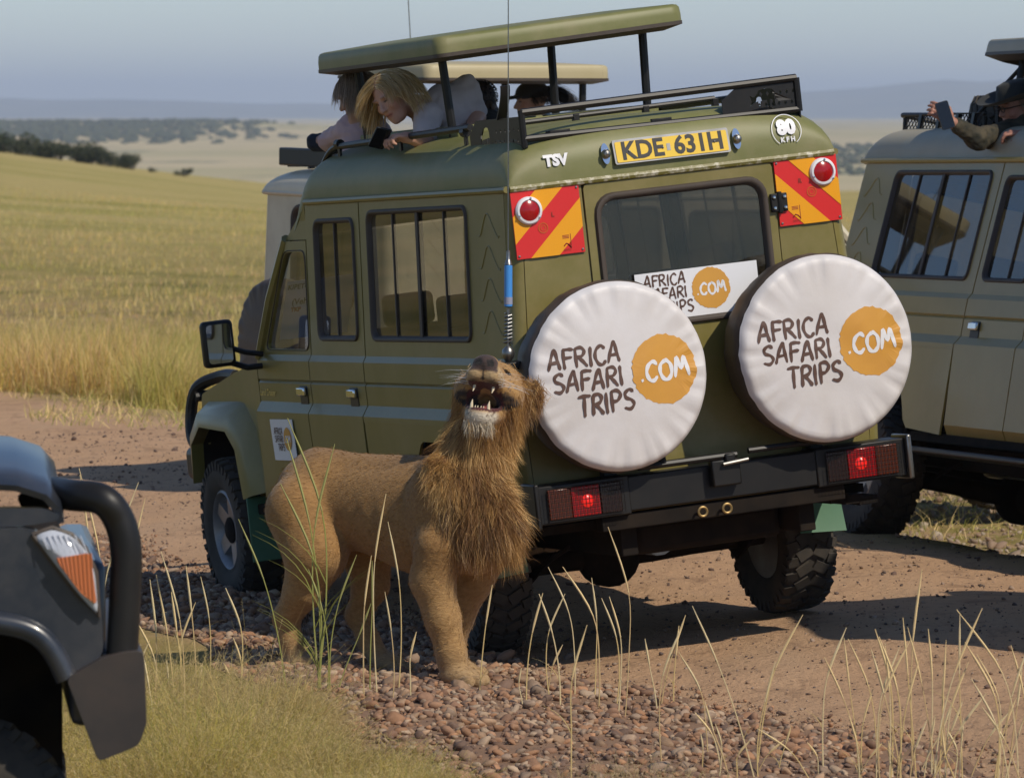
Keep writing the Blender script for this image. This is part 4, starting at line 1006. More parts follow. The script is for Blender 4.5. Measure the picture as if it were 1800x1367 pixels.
# ---- roof rack
def rail(pts, r, name='rack_rail', n=8): gg = G(); gg.tube(pts, r, n); return gg.build(name, M['black'], V1)
zt = 2.45
for s in (-1, 1):
    rail(bez([(s * .70, 2.06, 2.24), (s * .685, 1.92, 2.36), (s * .68, 1.75, 2.435), (s * .68, 1.5, 2.445), (s * .68, .6, 2.46), (s * .68, -.30, 2.475)], 5), .017)
    rail([(s * .70, 2.02, 2.24), (s * .69, 1.80, 2.27), (s * .685, 1.70, 2.33)], .010)
    for y in (1.66, .72, -.22):
        gg = G(); gg.box((s * .68, y, 2.39), (.012, .035, .13)); gg.box((s * .675, y, 2.345), (.05, .05, .012)); gg.build('rack_foot', M['black'], V1, bevel=.003)
        gg = G(); gg.tube([(s * .68, y - .025, 2.455), (s * .68, y + .025, 2.455)], .023, 10); gg.build('rail_clamp', M['black'], V1)
    # cut-out plate at the rear corner of each side rail
def plate(fn, w0, w1, h, parent=V1, dirn=1):
    """laser-cut plate with a beast's silhouette and two rows of slots; a from 0 to 1 along"""
    out = [(w0, .0), (w1, .0), (w1, h), (w0 + dirn * .10, h), (w0, h * .55)]
    if (w1 - w0) * dirn < 0: out = out[::-1]
    L_ = w1 - w0
    beast = [(.02, .25), (.05, .42), (.03, .60), (.08, .52), (.13, .62), (.16, .72), (.24, .76), (.34, .74), (.38, .60), (.375, .22), (.345, .22), (.34, .42), (.31, .44), (.30, .2), (.27, .2), (.26, .42), (.18, .40), (.17, .2), (.145, .2), (.14, .40), (.08, .36)]
    holes = [[(w0 + dirn * (.13 + p[0] * .36), h * (.02 + p[1])) for p in beast]]
    for row, zz in enumerate((.62, .30)):
        for k in range(6):
            xx = w0 + L_ * (.52 + .085 * k - .03 * row); holes.append([(xx - .007, h * zz), (xx, h * zz - .011), (xx + .007, h * zz), (xx, h * zz + .011)])
    gg = G(); gg.poly(out, holes, fn); return gg.build('rack_plate', M['black'], parent, smooth=0, solid=.006)
for s in (-1, 1): plate(lambda a, b: (s * .685, a, 2.348 + b), -.30, -1.0, .155, dirn=-1)
plate(lambda a, b: (a, -1.0, 2.385 + b), .30, .68, .155)
rail([(-.68, -1.0, 2.52), (.68, -1.0, 2.54)], .018); rail([(-.68, -1.0, 2.40), (.68, -1.0, 2.395)], .016); rail([(-.62, -.55, 2.47), (.45, -.55, 2.485)], .012); rail([(.68, -1.0, 2.385), (.68, -1.0, 2.54)], .018); rail([(-.68, -1.0, 2.36), (-.68, -1.0, 2.53)], .016)
for xx in (-.25, .1, .45): gg = G(); gg.box((xx, -.55, 2.455), (.03, .03, .06)); gg.build('rack_foot', M['black'], V1, bevel=.003)
for xx in (-.5, 0, .5): gg = G(); gg.box((xx, -.965, 2.40), (.10, .06, .05)); gg.build('rack_foot', M['black'], V1, bevel=.003)
gg = G(); gg.grid([[(-.70, -.72 - .10 * math.sin(t_), 2.50 + .15 * t_ / 1.5) for t_ in np.linspace(0, 1.5, 8)], [(-.655, -.72 - .10 * math.sin(t_), 2.50 + .15 * t_ / 1.5) for t_ in np.linspace(0, 1.5, 8)]]); gg.build('jack_bracket', M['black'], V1, solid=.008)
# ---- raised pop-top on four posts
for (x, y) in ((-.5, .45), (.5, .45), (-.5, 1.72), (.5, 1.72)):
    gg = G(); gg.tube([(x, y, 2.38), (x + .02 * np.sign(x), y, 2.85)], .022, 8); gg.build('roof_post', M['black'], V1)
def poptop(V, x, y0, y1, z, h, mt, tilt=0., tx=0.):
    gg = G(); P = []
    for f, zz in ((1.0, 0), (1.0, h * .45), (.995, h * .82), (.985, h * .95), (.965, h), (.6, h * 1.14), (0, h * 1.18)):
        ring = rrect(-x * f, x * f, (y0 + y1) / 2 - (y1 - y0) / 2 * f - (0 if f else 0), (y0 + y1) / 2 + (y1 - y0) / 2 * f, max(.06 * f, .0001), 4)
        P.append([(a, b, z + zz + tilt * (b - y0) + tx * a) for a, b in ring + ring[:1]])
    gg.grid(P); top = gg.build('pop_top', mt, V, smooth=45, solid=.008)
    gg = G(); r1 = rrect(-x * 1.008, x * 1.008, y0 - .008, y1 + .008, .06, 4); r2 = rrect(-x * .9, x * .9, y0 + .08, y1 - .08, .05, 4)
    rr = [[(a, b, z + dz + tilt * (b - y0) + tx * a) for a, b in r_ + r_[:1]] for r_, dz in ((r1, .004), (r1, -.014), (r2, -.035), (r2, .05))]
    gg.grid(rr); gg.build('pop_top_rim', M['brownvinyl'], top, smooth=30)
    return top
poptop(V1, .635, .18, 2.02, 2.848, .082, M['olive_roof'], tx=.03)
# ---- whip aerial on its bracket beside the spare wheel
A0 = Vector((-.965, -1.25, 1.40)); Vinv = rotm(*MAIN_POSE[1:]).to_3x3().inverted(); upw = Vinv @ Vector((0, 0, 1))
def ap(h): return A0 + upw * h
gg = G(); gg.box(A0 + Vector((.03, .03, .0)), (.15, .12, .035)); gg.box(A0 + Vector((.10, .10, -.07)), (.06, .06, .12)); an = gg.build('aerial_bracket', M['black'], V1, bevel=.006)
gg = G(); gg.tube([ap(.02), ap(.04), ap(.055), ap(.075), ap(.09)], [.012, .026, .03, .026, .012], 14); gg.tube([ap(.10 + .0055 * k * .5) + Vector((.021 * math.cos(k * 1.05), .021 * math.sin(k * 1.05), 0)) * (1 - .004 * k) for k in range(0, 52)], .0032, 6); gg.tube([ap(.09), ap(.26)], .008, 8); gg.build('aerial_spring', M['steel'], an)
gg = G(); gg.tube([ap(.265), ap(.27), ap(.45), ap(.455)], [.012, .0185, .0185, .012], 16); gg.build('aerial_coil', M['blueplastic'], an)
gg = G(); gg.tube([ap(.278), ap(.31)], .0192, 16); gg.build('aerial_label', M['paper'], an)
gg = G(); gg.tube([ap(.455), ap(.475), ap(.48), ap(.515), ap(.52)], [.018, .012, .009, .009, .004], 12); gg.tube([ap(.52), ap(2.3)], [.003, .0022], 6); gg.build('aerial_whip', M['steel'], an)

# ---- khaki vehicle facing the camera on the far side of the track
R_POSE = ((2.745, 32.6, -.07), 198, .6, -11.5)
V2, roof2, door2 = cruiser('safari_vehicle', 'khaki safari vehicle with a spare tyre on its roof rack, facing the olive one', *R_POSE, M['khaki'], M['khaki_roof'], dict(step=True, spares=()))
for s in (-1, 1):
    for y in (-.95, .25): gg = G(); gg.tube([(s * .62, y, 2.33), (s * .64, y, 2.47)], .016, 8); gg.build('rack_foot', M['black'], V2)
gg = G()
for zz in (2.36, 2.49): gg.tube([(.64, -1.0, zz), (.64, .28, zz), (-.64, .28, zz), (-.64, -1.0, zz)], .017, 8, closed=True)
rk = gg.build('roof_basket', M['black'], V2)
gg = G()
for k in range(26):
    y = -1.0 + k * .05
    for d in (-1, 1):
        if -1.0 <= y + d * .15 <= .28: gg.tube([(.64, y, 2.36), (.64, y + d * .13, 2.49)], .0035, 4)
gg.build('basket_mesh', M['black'], rk)
for y in (-.7, -.42, -.14, .1): gg = G(); gg.bb(.628, .652, y - .02, y + .02, 2.36, 2.49); gg.build('basket_strut', M['black'], rk)
gg = G(); gg.tube(bez([(.62, .45, 2.40), (.64, .42, 2.58), (.62, .55, 2.64), (.62, 1.3, 2.64), (.62, 1.9, 2.60), (.62, 2.1, 2.3)], 5), .022, 8); gg.build('grab_rail', M['black'], V2)
h = link('roof_tyre', TYRE, None, V2, (.12, -.25, 2.50)); h.rotation_euler = (0, math.pi / 2, 0)
for (x, y) in ((-.5, .3), (.5, .32), (-.5, 1.72), (.5, 1.72)): gg = G(); gg.tube([(x, y, 2.38), (x, y, 2.86)], .024, 8); gg.build('roof_post', M['black'], V2)
gg = G(); gg.tube([(.5, .34, 2.80), (.6, -.02, 2.46)], .012, 8); gg.build('roof_strut', M['black'], V2)
poptop(V2, .64, .05, 1.9, 2.84, .08, M['khaki_roof'])

# ---- beige vehicle standing behind the olive one
B_POSE = ((-.30, 36.6, -.20), -60, 0, 1.0)
V3, roof3, door3 = cruiser('safari_vehicle', 'pale beige safari vehicle with open pop-top, standing behind the olive one', *B_POSE, M['beige'], M['beige'], dict(spares=((-.08, 1.25, .40, False),), roof_h=.16, hatch_y=(-.55, .62)))
for (x, y) in ((-.5, -.5), (.5, -.5), (-.5, .55), (.5, .55)): gg = G(); gg.tube([(x, y, 2.28), (x, y, 2.95)], .024, 8); gg.build('roof_post', M['black'], V3)
poptop(V3, .60, -.65, .70, 2.93, .085, M['poptan'] if 'poptan' in M else M['beige'])
gg = G(); gg.bb(-.72, .66, -1.0, -.93, 2.355, 2.47); fr_ = gg.build('rack_board', M['black'], V3, bevel=.01)
for s in (-1, 1):
    gg = G(); gg.tube([(s * .68, -.95, 2.44), (s * .68, 1.7, 2.44)], .02, 8); gg.tube([(s * .68, -.95, 2.36), (s * .68, 1.7, 2.36)], .016, 8); gg.build('rack_rail', M['black'], V3)
    for k in range(9): gg = G(); gg.bb(s * .665, s * .695, -.8 + k * .28, -.76 + k * .28, 2.33, 2.44); gg.build('rack_foot', M['black'], V3)
gg = G(); gg.tube([(.0, -.42, 3.0), (-.03, -.5, 4.3)], .004, 6); gg.build('aerial', M['steel'], V3)

# ---- another vehicle of the group standing just outside the picture, whose shadow crosses the track
V5, roof5, door5 = cruiser('safari_vehicle', 'khaki safari vehicle parked across the track, tail towards the olive one', (4.1, 25.45, Tz1(4.1, 25.45) + .0), -84, 0, 0, M['khaki'], M['khaki_roof'], dict(spares=((0, 1.15, .4, False),)))
poptop(V5, .63, .18, 2.02, 2.83, .09, M['khaki_roof'])
for (x, y) in ((-.5, .45), (.5, .45), (-.5, 1.72), (.5, 1.72)): gg = G(); gg.tube([(x, y, 2.38), (x, y, 2.85)], .022, 8); gg.build('roof_post', M['black'], V5)
# ------------------------------------------------------------------ the lion
LO = np.array([-.196, 25.04, -.025]); LH = np.array([.8, -.6, 0]); LL = np.array([.6, .8, 0]); LU = np.array([0, 0, 1.])
BL = np.stack([LH, LL, LU])                       # rows: forward, left, up
def lw(p): return LO + np.asarray(p) @ BL         # lion frame to world
def lion():
    hf = unit(BL @ np.array([-.10, -.80, .58])); hu = BL @ np.array([.20, .6, .8]); hu = unit(hu - hf * (hu @ hf)); hl = np.cross(hu, hf)
    hc = np.array([.05, .106, 1.265])
    def H(a, b, c): return hc + (hf * a + hl * b + hu * c) * 1.12
    def HS(*r): return np.array(r) * 1.12
    ax = np.stack([hf, hl, hu])
    D = SDF((-1.4, -.42, -.02), (.5, .5, 1.62), .0095)
    # trunk: deep chest, tucked loin, rounded croup
    D.ell((-.20, 0, .735), (.40, .195, .265), k=.05); D.ell((-.55, 0, .765), (.36, .165, .205), k=.08); D.ell((-.82, 0, .80), (.235, .175, .205), k=.06)
    D.ell((.04, .01, .73), (.185, .155, .24), k=.06); D.cone((-.30, 0, .94), (-.86, 0, .955), .05, .05, .06)
    D.ell((-.07, -.145, .76), (.15, .075, .25), k=.022); D.ell((-.03, .12, .76), (.16, .08, .25), k=.05)
    D.cone((-.05, .01, .88), (.03, .085, 1.16), .165, .135, .07)
    # fore legs
    D.path([((-.04, -.15, .62), .115), ((-.08, -.15, .47), .098), ((-.035, -.135, .30), .078), ((.0, -.12, .15), .066), ((.01, -.112, .07), .066)], .03)
    D.path([((.0, .15, .60), .11), ((-.09, .155, .45), .09), ((-.17, .15, .28), .07), ((-.20, .14, .14), .06), ((-.19, .14, .07), .062)], .03)
    # hind legs: knee high and forward, hock low and backward
    D.path([((-.84, -.125, .74), .165), ((-.74, -.15, .56), .14), ((-.81, -.14, .40), .09), ((-.93, -.125, .255), .056), ((-.91, -.12, .16), .048), ((-.885, -.11, .06), .052)], .04)
    D.path([((-.80, .11, .74), .16), ((-.68, .14, .56), .12), ((-.66, .145, .40), .08), ((-.73, .145, .26), .054), ((-.67, .14, .15), .047), ((-.60, .14, .06), .052)], .04)
    for (x, y) in ((.05, -.112), (-.15, .14), (-.84, -.11), (-.555, .14)):
        D.ell((x, y, .045), (.085, .075, .05), k=.025)
        for j, (dx, dy) in enumerate(((.07, -.052), (.092, -.018), (.092, .018), (.07, .052))): D.ell((x + dx * 1.12, y + dy * 1.15, .03), (.036, .0215, .032), k=.005)
    # tail
    D.path([((-1.0, 0, .86), .045), ((-1.05, .02, .74), .03), ((-1.02, .05, .5), .022), ((-1.0, .05, .34), .02)], .02)
    # head
    D.ell(H(-.03, 0, .03), HS(.155, .13, .13), ax, k=.05)
    for s in (-1, 1):
        D.ell(H(.05, s * .085, -.02), HS(.09, .055, .07), ax, k=.035); D.ell(H(.075, s * .058, .055), HS(.05, .03, .03), ax, k=.02)
        D.ell(H(-.07, s * .125, .085), HS(.022, .052, .058), ax, k=.02)
    D.cone(H(.05, 0, .015), H(.19, 0, .012), 0.0986, 0.0627, .03)
    for s in (-1, 1): D.ell(H(.185, s * .036, -.028), HS(.055, .042, .034), ax, k=.03)
    D.ell(H(.228, 0, .012), HS(.034, .05, .036), ax, k=.01)
    # open lower jaw
    ja = math.radians(36); jd = (math.cos(ja), -math.sin(ja)); J = lambda d, b, e: H(-.01 + d * jd[0] + e * -jd[1], b, -.055 + d * jd[1] + e * jd[0])
    D.cone(J(.02, 0, -.02), J(.15, 0, -.015), 0.0840, 0.0616, .03); D.ell(J(.178, 0, -.012), HS(.045, .05, .036), ax, k=.02)
    for s in (-1, 1): D.cone(J(0, s * .07, 0), J(.14, s * .035, -.005), 0.0504, 0.0336, .02)
    # mouth cavity
    D.cone(H(.03, 0, -.075), H(.19, 0, -.098), 0.0381, 0.0493, .01, sub=True, flat=(hl, 1.6))
    D.cone(J(.06, 0, .035), J(.165, 0, .035), 0.0381, 0.0336, .012, sub=True)
    for s in (-1, 1): D.ell(H(.264, s * .025, .004), HS(.018, .014, .013), ax, k=.004, sub=True); D.ell(H(.125, s * .066, .05), HS(.032, .016, .009), ax, k=.006, sub=True)
    V, Q = D.mesh(); V = relax(V, Q, 2, .5); N = vnormals(V, Q)
    rib = .0013 * np.sin(V[:, 0] * 62 + V[:, 2] * 14) * sstep(-.62, -.45, V[:, 0]) * sstep(-.15, -.28, V[:, 0]) * sstep(.5, .6, V[:, 2]) * sstep(.9, .78, V[:, 2]); V = V + N * rib[:, None]
    # coat colours: markings of the animal, and a mouth hollow painted darker inside
    hp = (V - hc) @ ax.T / 1.12
    tawny = np.array([.37, .20, .062]); pale = np.array([.47, .29, .115]); C = np.tile(tawny, (len(V), 1))
    def blend(w_, c): nonlocal C; w_ = np.clip(w_, 0, 1)[:, None]; C = C * (1 - w_) + np.array(c) * w_
    blend(sstep(.62, .42, V[:, 2]) * .55, pale); blend(sstep(.93, 1.0, V[:, 2]) * (V[:, 0] < -.1) * .35, (.22, .12, .05))
    blend(sstep(.20, .05, V[:, 2]) * .4, (.45, .34, .2))
    head = np.linalg.norm(hp, axis=1) < .33
    blend((sstep(.60, .68, V[:, 2]) * sstep(-.12, .04, V[:, 0] - .3 * np.clip(1.0 - V[:, 2], 0, .36)) * (1 - sstep(.30, .24, np.linalg.norm(hp, axis=1)) * (hp[:, 0] > 0))) * .6, (.2, .11, .045))
    blend(head * sstep(.0, .1, hp[:, 0]) * .6, (.52, .31, .11))
    wp = np.minimum(np.linalg.norm((hp - [.195, .04, -.035]) / [.06, .045, .05], axis=1), np.linalg.norm((hp - [.195, -.04, -.035]) / [.06, .045, .05], axis=1)); blend(head * sstep(1.15, .8, wp) * .55, (.62, .48, .28))
    hj = np.stack([(hp[:, 0] + .01) * jd[0] + (hp[:, 2] + .055) * jd[1], hp[:, 1], -(hp[:, 0] + .01) * jd[1] + (hp[:, 2] + .055) * jd[0]], 1)
    blend(head * sstep(.12, .165, hj[:, 0]) * sstep(.02, -.005, hj[:, 2]) * sstep(-.075, -.05, hj[:, 2]), (.72, .66, .54))
    lip = head * (hj[:, 0] > .06) * (hj[:, 0] < .215) * sstep(.012, .02, hj[:, 2]) * sstep(.05, .04, hj[:, 2]); blend(lip, (.02, .016, .016))
    lip2 = head * (hp[:, 0] > .05) * (hp[:, 0] < .25) * sstep(-.05, -.06, hp[:, 2]) * sstep(-.085, -.07, hp[:, 2]); blend(lip2 * .95, (.025, .016, .015))
    ca = V - H(.03, 0, -.075); cb = H(.19, 0, -.098) - H(.03, 0, -.075); tt = np.clip(ca @ cb / (cb @ cb), 0, 1); dd = np.linalg.norm(ca - tt[:, None] * cb, axis=1)
    cav = head * (dd < .084) * (hp[:, 2] < -.05) * (hj[:, 2] > .006) * (hp[:, 0] < .2); blend(cav, (.09, .014, .013))
    blend(head * (dd < .073) * (hp[:, 0] < .10) * (hp[:, 2] < -.05) * (hj[:, 2] > .0), (.03, .006, .006))  # mouth colour goes near-black towards the throat
    nose = head * sstep(.222, .234, hp[:, 0]) * sstep(-.034, -.024, hp[:, 2]) * (np.abs(hp[:, 1]) < .056); blend(nose, (.06, .034, .03)); blend(head * sstep(.232, .24, hp[:, 0]) * (np.minimum(np.hypot(hp[:, 1] - .025, hp[:, 2] - .004), np.hypot(hp[:, 1] + .025, hp[:, 2] - .004)) < .0155), (.008, .006, .006))
    blend(head * sstep(.2, .215, hp[:, 0]) * (np.abs(hp[:, 1]) < .005) * (hp[:, 2] < .0), (.04, .025, .02))
    for s in (-1, 1): blend(head * sstep(1.2, .8, np.linalg.norm((hp - [.125, s * .066, .05]) / [.036, .022, .011], axis=1)), (.02, .012, .01))
    blend(head * (np.abs(hp[:, 0] - .17) < .05) * ((np.sin(hp[:, 0] * 420) * np.sin(hp[:, 2] * 520)) > .72) * (hp[:, 2] < .01) * (np.abs(hp[:, 1]) > .03), (.16, .1, .06))
    blend(((V[:, 0] < -.96) & (V[:, 2] < .42) & (V[:, 2] > .3) & (V[:, 1] > 0)).astype(float), (.04, .025, .02))
    root = empty('lion', 'male lion with its head thrown back and mouth wide open beside the olive vehicle', 'lion')
    Vw = LO + V @ BL; body = link('body', fast_mesh('body', Vw, Q, True, C), M['fur'], root)
    # teeth: four canines, a row of incisors
    def tooth(p, d, L_, r):
        g = G(); p = lw(p); d = unit(np.asarray(d) @ BL); side = unit(np.cross(d, [0, 1, .2])); g.tube([p - d * .012, p + d * L_ * .5 + side * .002, p + d * L_], [r, r * .75, .0012], 8); return g.build('tooth', M['tooth'], root, smooth=60)
    ju = hf * -jd[1] + hu * jd[0]
    for s in (-1, 1):
        tooth(J(.176, s * .034, .016), ju - .1 * hf, .04, .0088); tooth(H(.17, s * .038, -.05), -hu + .05 * hf, .04, .0085)
        for k in (.3, .75): tooth(J(.188, s * .022 * k, .02), ju, .012, .004)
    g = G(); tpts = [lw(J(.0 + .033 * k, 0, .006 + .006 * math.sin(k))) for k in range(5)]; g.tube(tpts, [.02, .024, .026, .022, .01], 10); g.build('tongue', M['tongue'], root, smooth=60)
    # ---- hair. sample the skin, then grow strands in locks
    tri = Q; area = np.linalg.norm(np.cross(V[Q[:, 2]] - V[Q[:, 0]], V[Q[:, 3]] - V[Q[:, 1]]), axis=1); ctr = V[Q].mean(1); cn = N[Q].mean(1); cc = C[Q].mean(1); hpc = (ctr - hc) @ ax.T / 1.12
    hjc2 = -(hpc[:, 0] + .01) * jd[1] + (hpc[:, 2] + .055) * jd[0]; hjc0 = (hpc[:, 0] + .01) * jd[0] + (hpc[:, 2] + .055) * jd[1]
    face = (np.linalg.norm(hpc, axis=1) < .36) & (((hpc[:, 0] > .0) & (hpc[:, 2] > -.06)) | ((hjc0 > .075) & (hjc0 < .23) & (hjc2 > -.06) & (hpc[:, 0] > .0)) | ((hpc[:, 0] > .03) & (np.abs(hpc[:, 1]) < .075) & (hjc2 > -.05) & (hjc0 < .23)))
    neckline = (ctr[:, 2] > .64) & (ctr[:, 0] > -.07 + np.where(ctr[:, 1] < 0, .42, .1) * np.clip(1.0 - ctr[:, 2], 0, .36)) & ~face
    neckline &= ~((ctr[:, 1] < -.11) & (ctr[:, 2] < .80) & (ctr[:, 0] < .04))
    nk = np.where(neckline)[0]; pr = area[nk] / area[nk].sum(); r = np.random.default_rng(3)
    nl = 2300; per = 22; li = r.choice(nk, nl, p=pr); P = ctr[li]; n_ = cn[li]
    chest = sstep(.95, .72, P[:, 2]) * sstep(-.1, .05, P[:, 0]); down = np.array([0, 0, -1.])
    tdn = down - n_ * np.minimum(n_ @ down, 0)[:, None] * 0 - n_ * (n_ @ down)[:, None] * (n_[:, 2] > -.2)[:, None]; tdn = unit_rows(tdn)
    d0 = unit_rows(n_ * (.26 - .12 * chest[:, None]) + tdn * .8 + np.array([-.08, 0, 0]) * (1 - chest[:, None]) + r.normal(size=(nl, 3)) * .2)
    Ln = np.where(chest > .5, r.uniform(.065, .135, nl), r.uniform(.045, .105, nl)) * np.where(P[:, 2] > 1.15, .75, 1)
    tone = r.uniform(0, 1, nl); pal = np.array([[.46, .26, .085], [.25, .125, .042], [.66, .43, .17], [.12, .06, .025]])
    cl_ = .5 + .5 * hash_noise(P[:, 1] * 9 + P[:, 0] * 5, P[:, 2] * 6, 1.); lockc = pal[np.where(r.uniform(0, 1, nl) < .6, np.select([cl_ > .62, cl_ > .42], [2, 0], 1), r.choice(4, nl, p=[.32, .28, .25, .15]))]; dark = sstep(.2, -.1, P[:, 0]) * sstep(1.05, .8, P[:, 2]); lockc = lockc * (1 - .5 * dark[:, None] * r.uniform(.4, 1, (nl, 1)))
    k = np.repeat(np.arange(nl), per); m = len(k)
    off = r.normal(size=(m, 3)) * .024; off -= n_[k] * (off * n_[k]).sum(1, keepdims=True)
    P0 = P[k] + off - n_[k] * .008; tipoff = -off * r.uniform(.25, .75, (m, 1)); L_ = Ln[k] * r.uniform(.72, 1.12, m)
    dd_ = d0[k] + r.normal(size=(m, 3)) * .07 + tipoff / Ln[k][:, None]
    bend = np.tile(down * .30, (m, 1)) + n_[k] * .10 + r.normal(size=(m, 3)) * .05
    Vr, Qr = ribbons(lw(P0), dd_ @ BL, L_, r.uniform(.0014, .003, m), bend @ BL, 5, wave=.07, tip=.1)
    cr = lockc[k] * r.uniform(.75, 1.3, (m, 1)); link('mane', fast_mesh('mane', Vr, Qr, True, percol(cr, 12)), M['hairs'], root)['kind'] = 'stuff'
    # short coat over the rest, lying back along the body
    ok = np.where(~neckline & ~((np.linalg.norm(hpc, axis=1) < .3) & ((hpc[:, 0] > .18) | ((dd_face(ctr, H) < .068)))))[0]; pr = area[ok] / area[ok].sum(); m = 42000; si = r.choice(ok, m, p=pr)
    P0 = ctr[si] + r.normal(size=(m, 3)) * .004; n_ = cn[si]; back = np.where((np.linalg.norm(hpc[si], axis=1) < .3)[:, None], -hf[None], np.array([[-.8, 0, -.5]])); back = back - n_ * (back * n_).sum(1, keepdims=True)
    dd_ = unit_rows(back) + n_ * .2 + r.normal(size=(m, 3)) * .12
    Vr, Qr = ribbons(lw(P0 - n_ * .003), dd_ @ BL, r.uniform(.010, .018, m), r.uniform(.0016, .003, m), np.zeros((m, 3)), 1, tip=.2)
    cs = cc[si] * r.uniform(.55, 1.4, (m, 1)); link('coat', fast_mesh('coat', Vr, Qr, True, percol(cs, 4)), M['hairs'], root)['kind'] = 'stuff'
    # pale beard, cheek tufts, ear fringe, tail tuft
    def tuft(name, pts, n, L0, L1, col, d, spread):
        pts = np.array(pts); i_ = r.integers(0, len(pts), n); P0 = pts[i_] + r.normal(size=(n, 3)) * spread; dr = np.array(d)[None] + r.normal(size=(n, 3)) * .28
        Vr, Qr = ribbons(lw(P0), dr @ BL, r.uniform(L0, L1, n), r.uniform(.0018, .003, n), np.tile(down * .3, (n, 1)) @ BL, 3, tip=.15, wave=.03)
        link(name, fast_mesh(name, Vr, Qr, True, percol(np.array(col)[None] * r.uniform(.75, 1.2, (n, 1)), 8)), M['hairs'], root)['kind'] = 'stuff'
    tuft('beard', [J(.15 + .02 * a, b * .02, -.035) for a in range(3) for b in (-2, -1, 0, 1, 2)], 700, .025, .06, (.66, .58, .44), down * .9 + hf * .2, .008)
    tuft('cheek_tuft', [H(-.05, s * .125, -.01 + .03 * a) for s in (-1, 1) for a in range(4)], 800, .04, .10, (.40, .26, .12), down * .5 - hf * .3, .02)
    tuft('ear_fringe', [H(-.06, s * .14, .10 + .012 * a) for s in (-1, 1) for a in (-2, 0, 2)], 300, .02, .05, (.42, .29, .14), hu * .2 + down * .1, .012)
    tuft('tail_tuft', [(-1.0, .05, .36), (-1.0, .05, .30)], 260, .06, .14, (.05, .03, .02), (0, 0, -1), .012)
    wv = []; n = 16
    for s in (-1, 1):
        for k_ in range(n): wv.append((H(.2 + .02 * (k_ % 4) - .03, s * .06, -.03 - .008 * (k_ // 4)), s))
    P0 = np.array([a for a, _ in wv]); dr = np.array([hl * s * 1.0 + hu * r.uniform(-.2, .4) - hf * .1 for _, s in wv])
    Vr, Qr = ribbons(lw(P0), dr @ BL, r.uniform(.08, .16, len(wv)), np.full(len(wv), .0012), np.tile(down * .15, (len(wv), 1)) @ BL, 4, tip=.3)
    link('whiskers', fast_mesh('whiskers', Vr, Qr, True, np.full((len(Vr), 3), .7)), M['hairs'], root)['kind'] = 'stuff'
    return root
def unit_rows(a): return a / (np.linalg.norm(a, axis=1, keepdims=True) + 1e-9)
def dd_face(ctr, H):
    a = H(.03, 0, -.075); b = H(.19, 0, -.098) - a; c = ctr - a; t = np.clip(c @ b / (b @ b), 0, 1); return np.linalg.norm(c - t[:, None] * b, axis=1)
M['tooth'] = mat('ivory tooth', (.72, .6, .4), .35); M['tongue'] = mat('tongue', (.42, .12, .10), .4)
lion()
# ------------------------------------------------------------------ people
def frame(f, u):
    f = unit(f); u = np.asarray(u, float); u = unit(u - f * (u @ f)); return f, np.cross(u, f), u
def head_sdf(D, c, f, l, u, sc=1.0, neck=None):
    A = np.stack([f, l, u]); H = lambda a, b, e: c + (f * a + l * b + u * e) * sc; E = lambda p, r, k=.012, sub=False: D.ell(H(*p), np.array(r) * sc, A, k, sub)
    E((-.012, 0, .035), (.096, .077, .09)); E((.03, 0, -.03), (.068, .062, .095), .02); E((.05, 0, -.088), (.042, .04, .03), .02); E((.074, 0, -.104), (.018, .02, .016), .015)
    for s in (-1, 1):
        E((.06, s * .042, -.022), (.032, .024, .026), .015); E((.08, s * .03, .034), (.014, .024, .009), .01); E((-.008, s * .079, -.008), (.02, .009, .033), .006); E((.103, s * .033, .012), (.017, .017, .011), .008, True)
    D.cone(H(.088, 0, .022), H(.113, 0, -.02), .008 * sc, .0135 * sc, .008); E((.103, .01, -.024), (.011, .008, .007), .005); E((.103, -.01, -.024), (.011, .008, .007), .005)
    E((.094, 0, -.052), (.010, .024, .0055), .004); E((.091, 0, -.065), (.010, .021, .006), .004)
    if neck is not None: D.cone(H(-.03, 0, -.06), neck, .052 * sc, .06 * sc, .02)
    return H, A
def hand(D, wrist, d, nrm, curl=.6, sc=1.0, spread=.12, thumb=1):
    """palm, four unequal bent fingers and a thumb off the palm's side"""
    d = unit(d); nrm = np.asarray(nrm, float); nrm = unit(nrm - d * (nrm @ d)); sd = np.cross(d, nrm) * thumb
    D.cone(wrist, wrist + d * .03 * sc, .026 * sc, .03 * sc, .012)
    D.ell(wrist + d * .058 * sc, np.array([.05, .042, .017]) * sc, np.stack([d, sd, nrm]), .012)
    for k, (o, L) in enumerate(((.031, .072), (.0105, .08), (-.0105, .075), (-.031, .06))):
        p = wrist + (d * .095 + sd * o) * sc; a = curl * (.7 + .12 * k)
        d1 = unit(d * math.cos(a) + nrm * math.sin(a) + sd * spread * o * 8); d2 = unit(d * math.cos(a * 2.1) + nrm * math.sin(a * 2.1)); d3 = unit(d * math.cos(a * 2.9) + nrm * math.sin(a * 2.9))
        q = p + d1 * L * .45 * sc; r_ = q + d2 * L * .32 * sc; D.cone(p - d * .015 * sc, q, .0098 * sc, .0092 * sc, .004); D.cone(q, r_, .0092 * sc, .0085 * sc, .004); D.cone(r_, r_ + d3 * L * .25 * sc, .0085 * sc, .0072 * sc, .004)
    p = wrist + (d * .03 + sd * .034) * sc; q = p + unit(d * .6 + sd * .6 + nrm * .35) * .04 * sc; D.cone(p, q, .013 * sc, .0105 * sc, .006); D.cone(q, q + unit(d * .85 + nrm * .5 + sd * .1) * .035 * sc, .0105 * sc, .0085 * sc, .005)
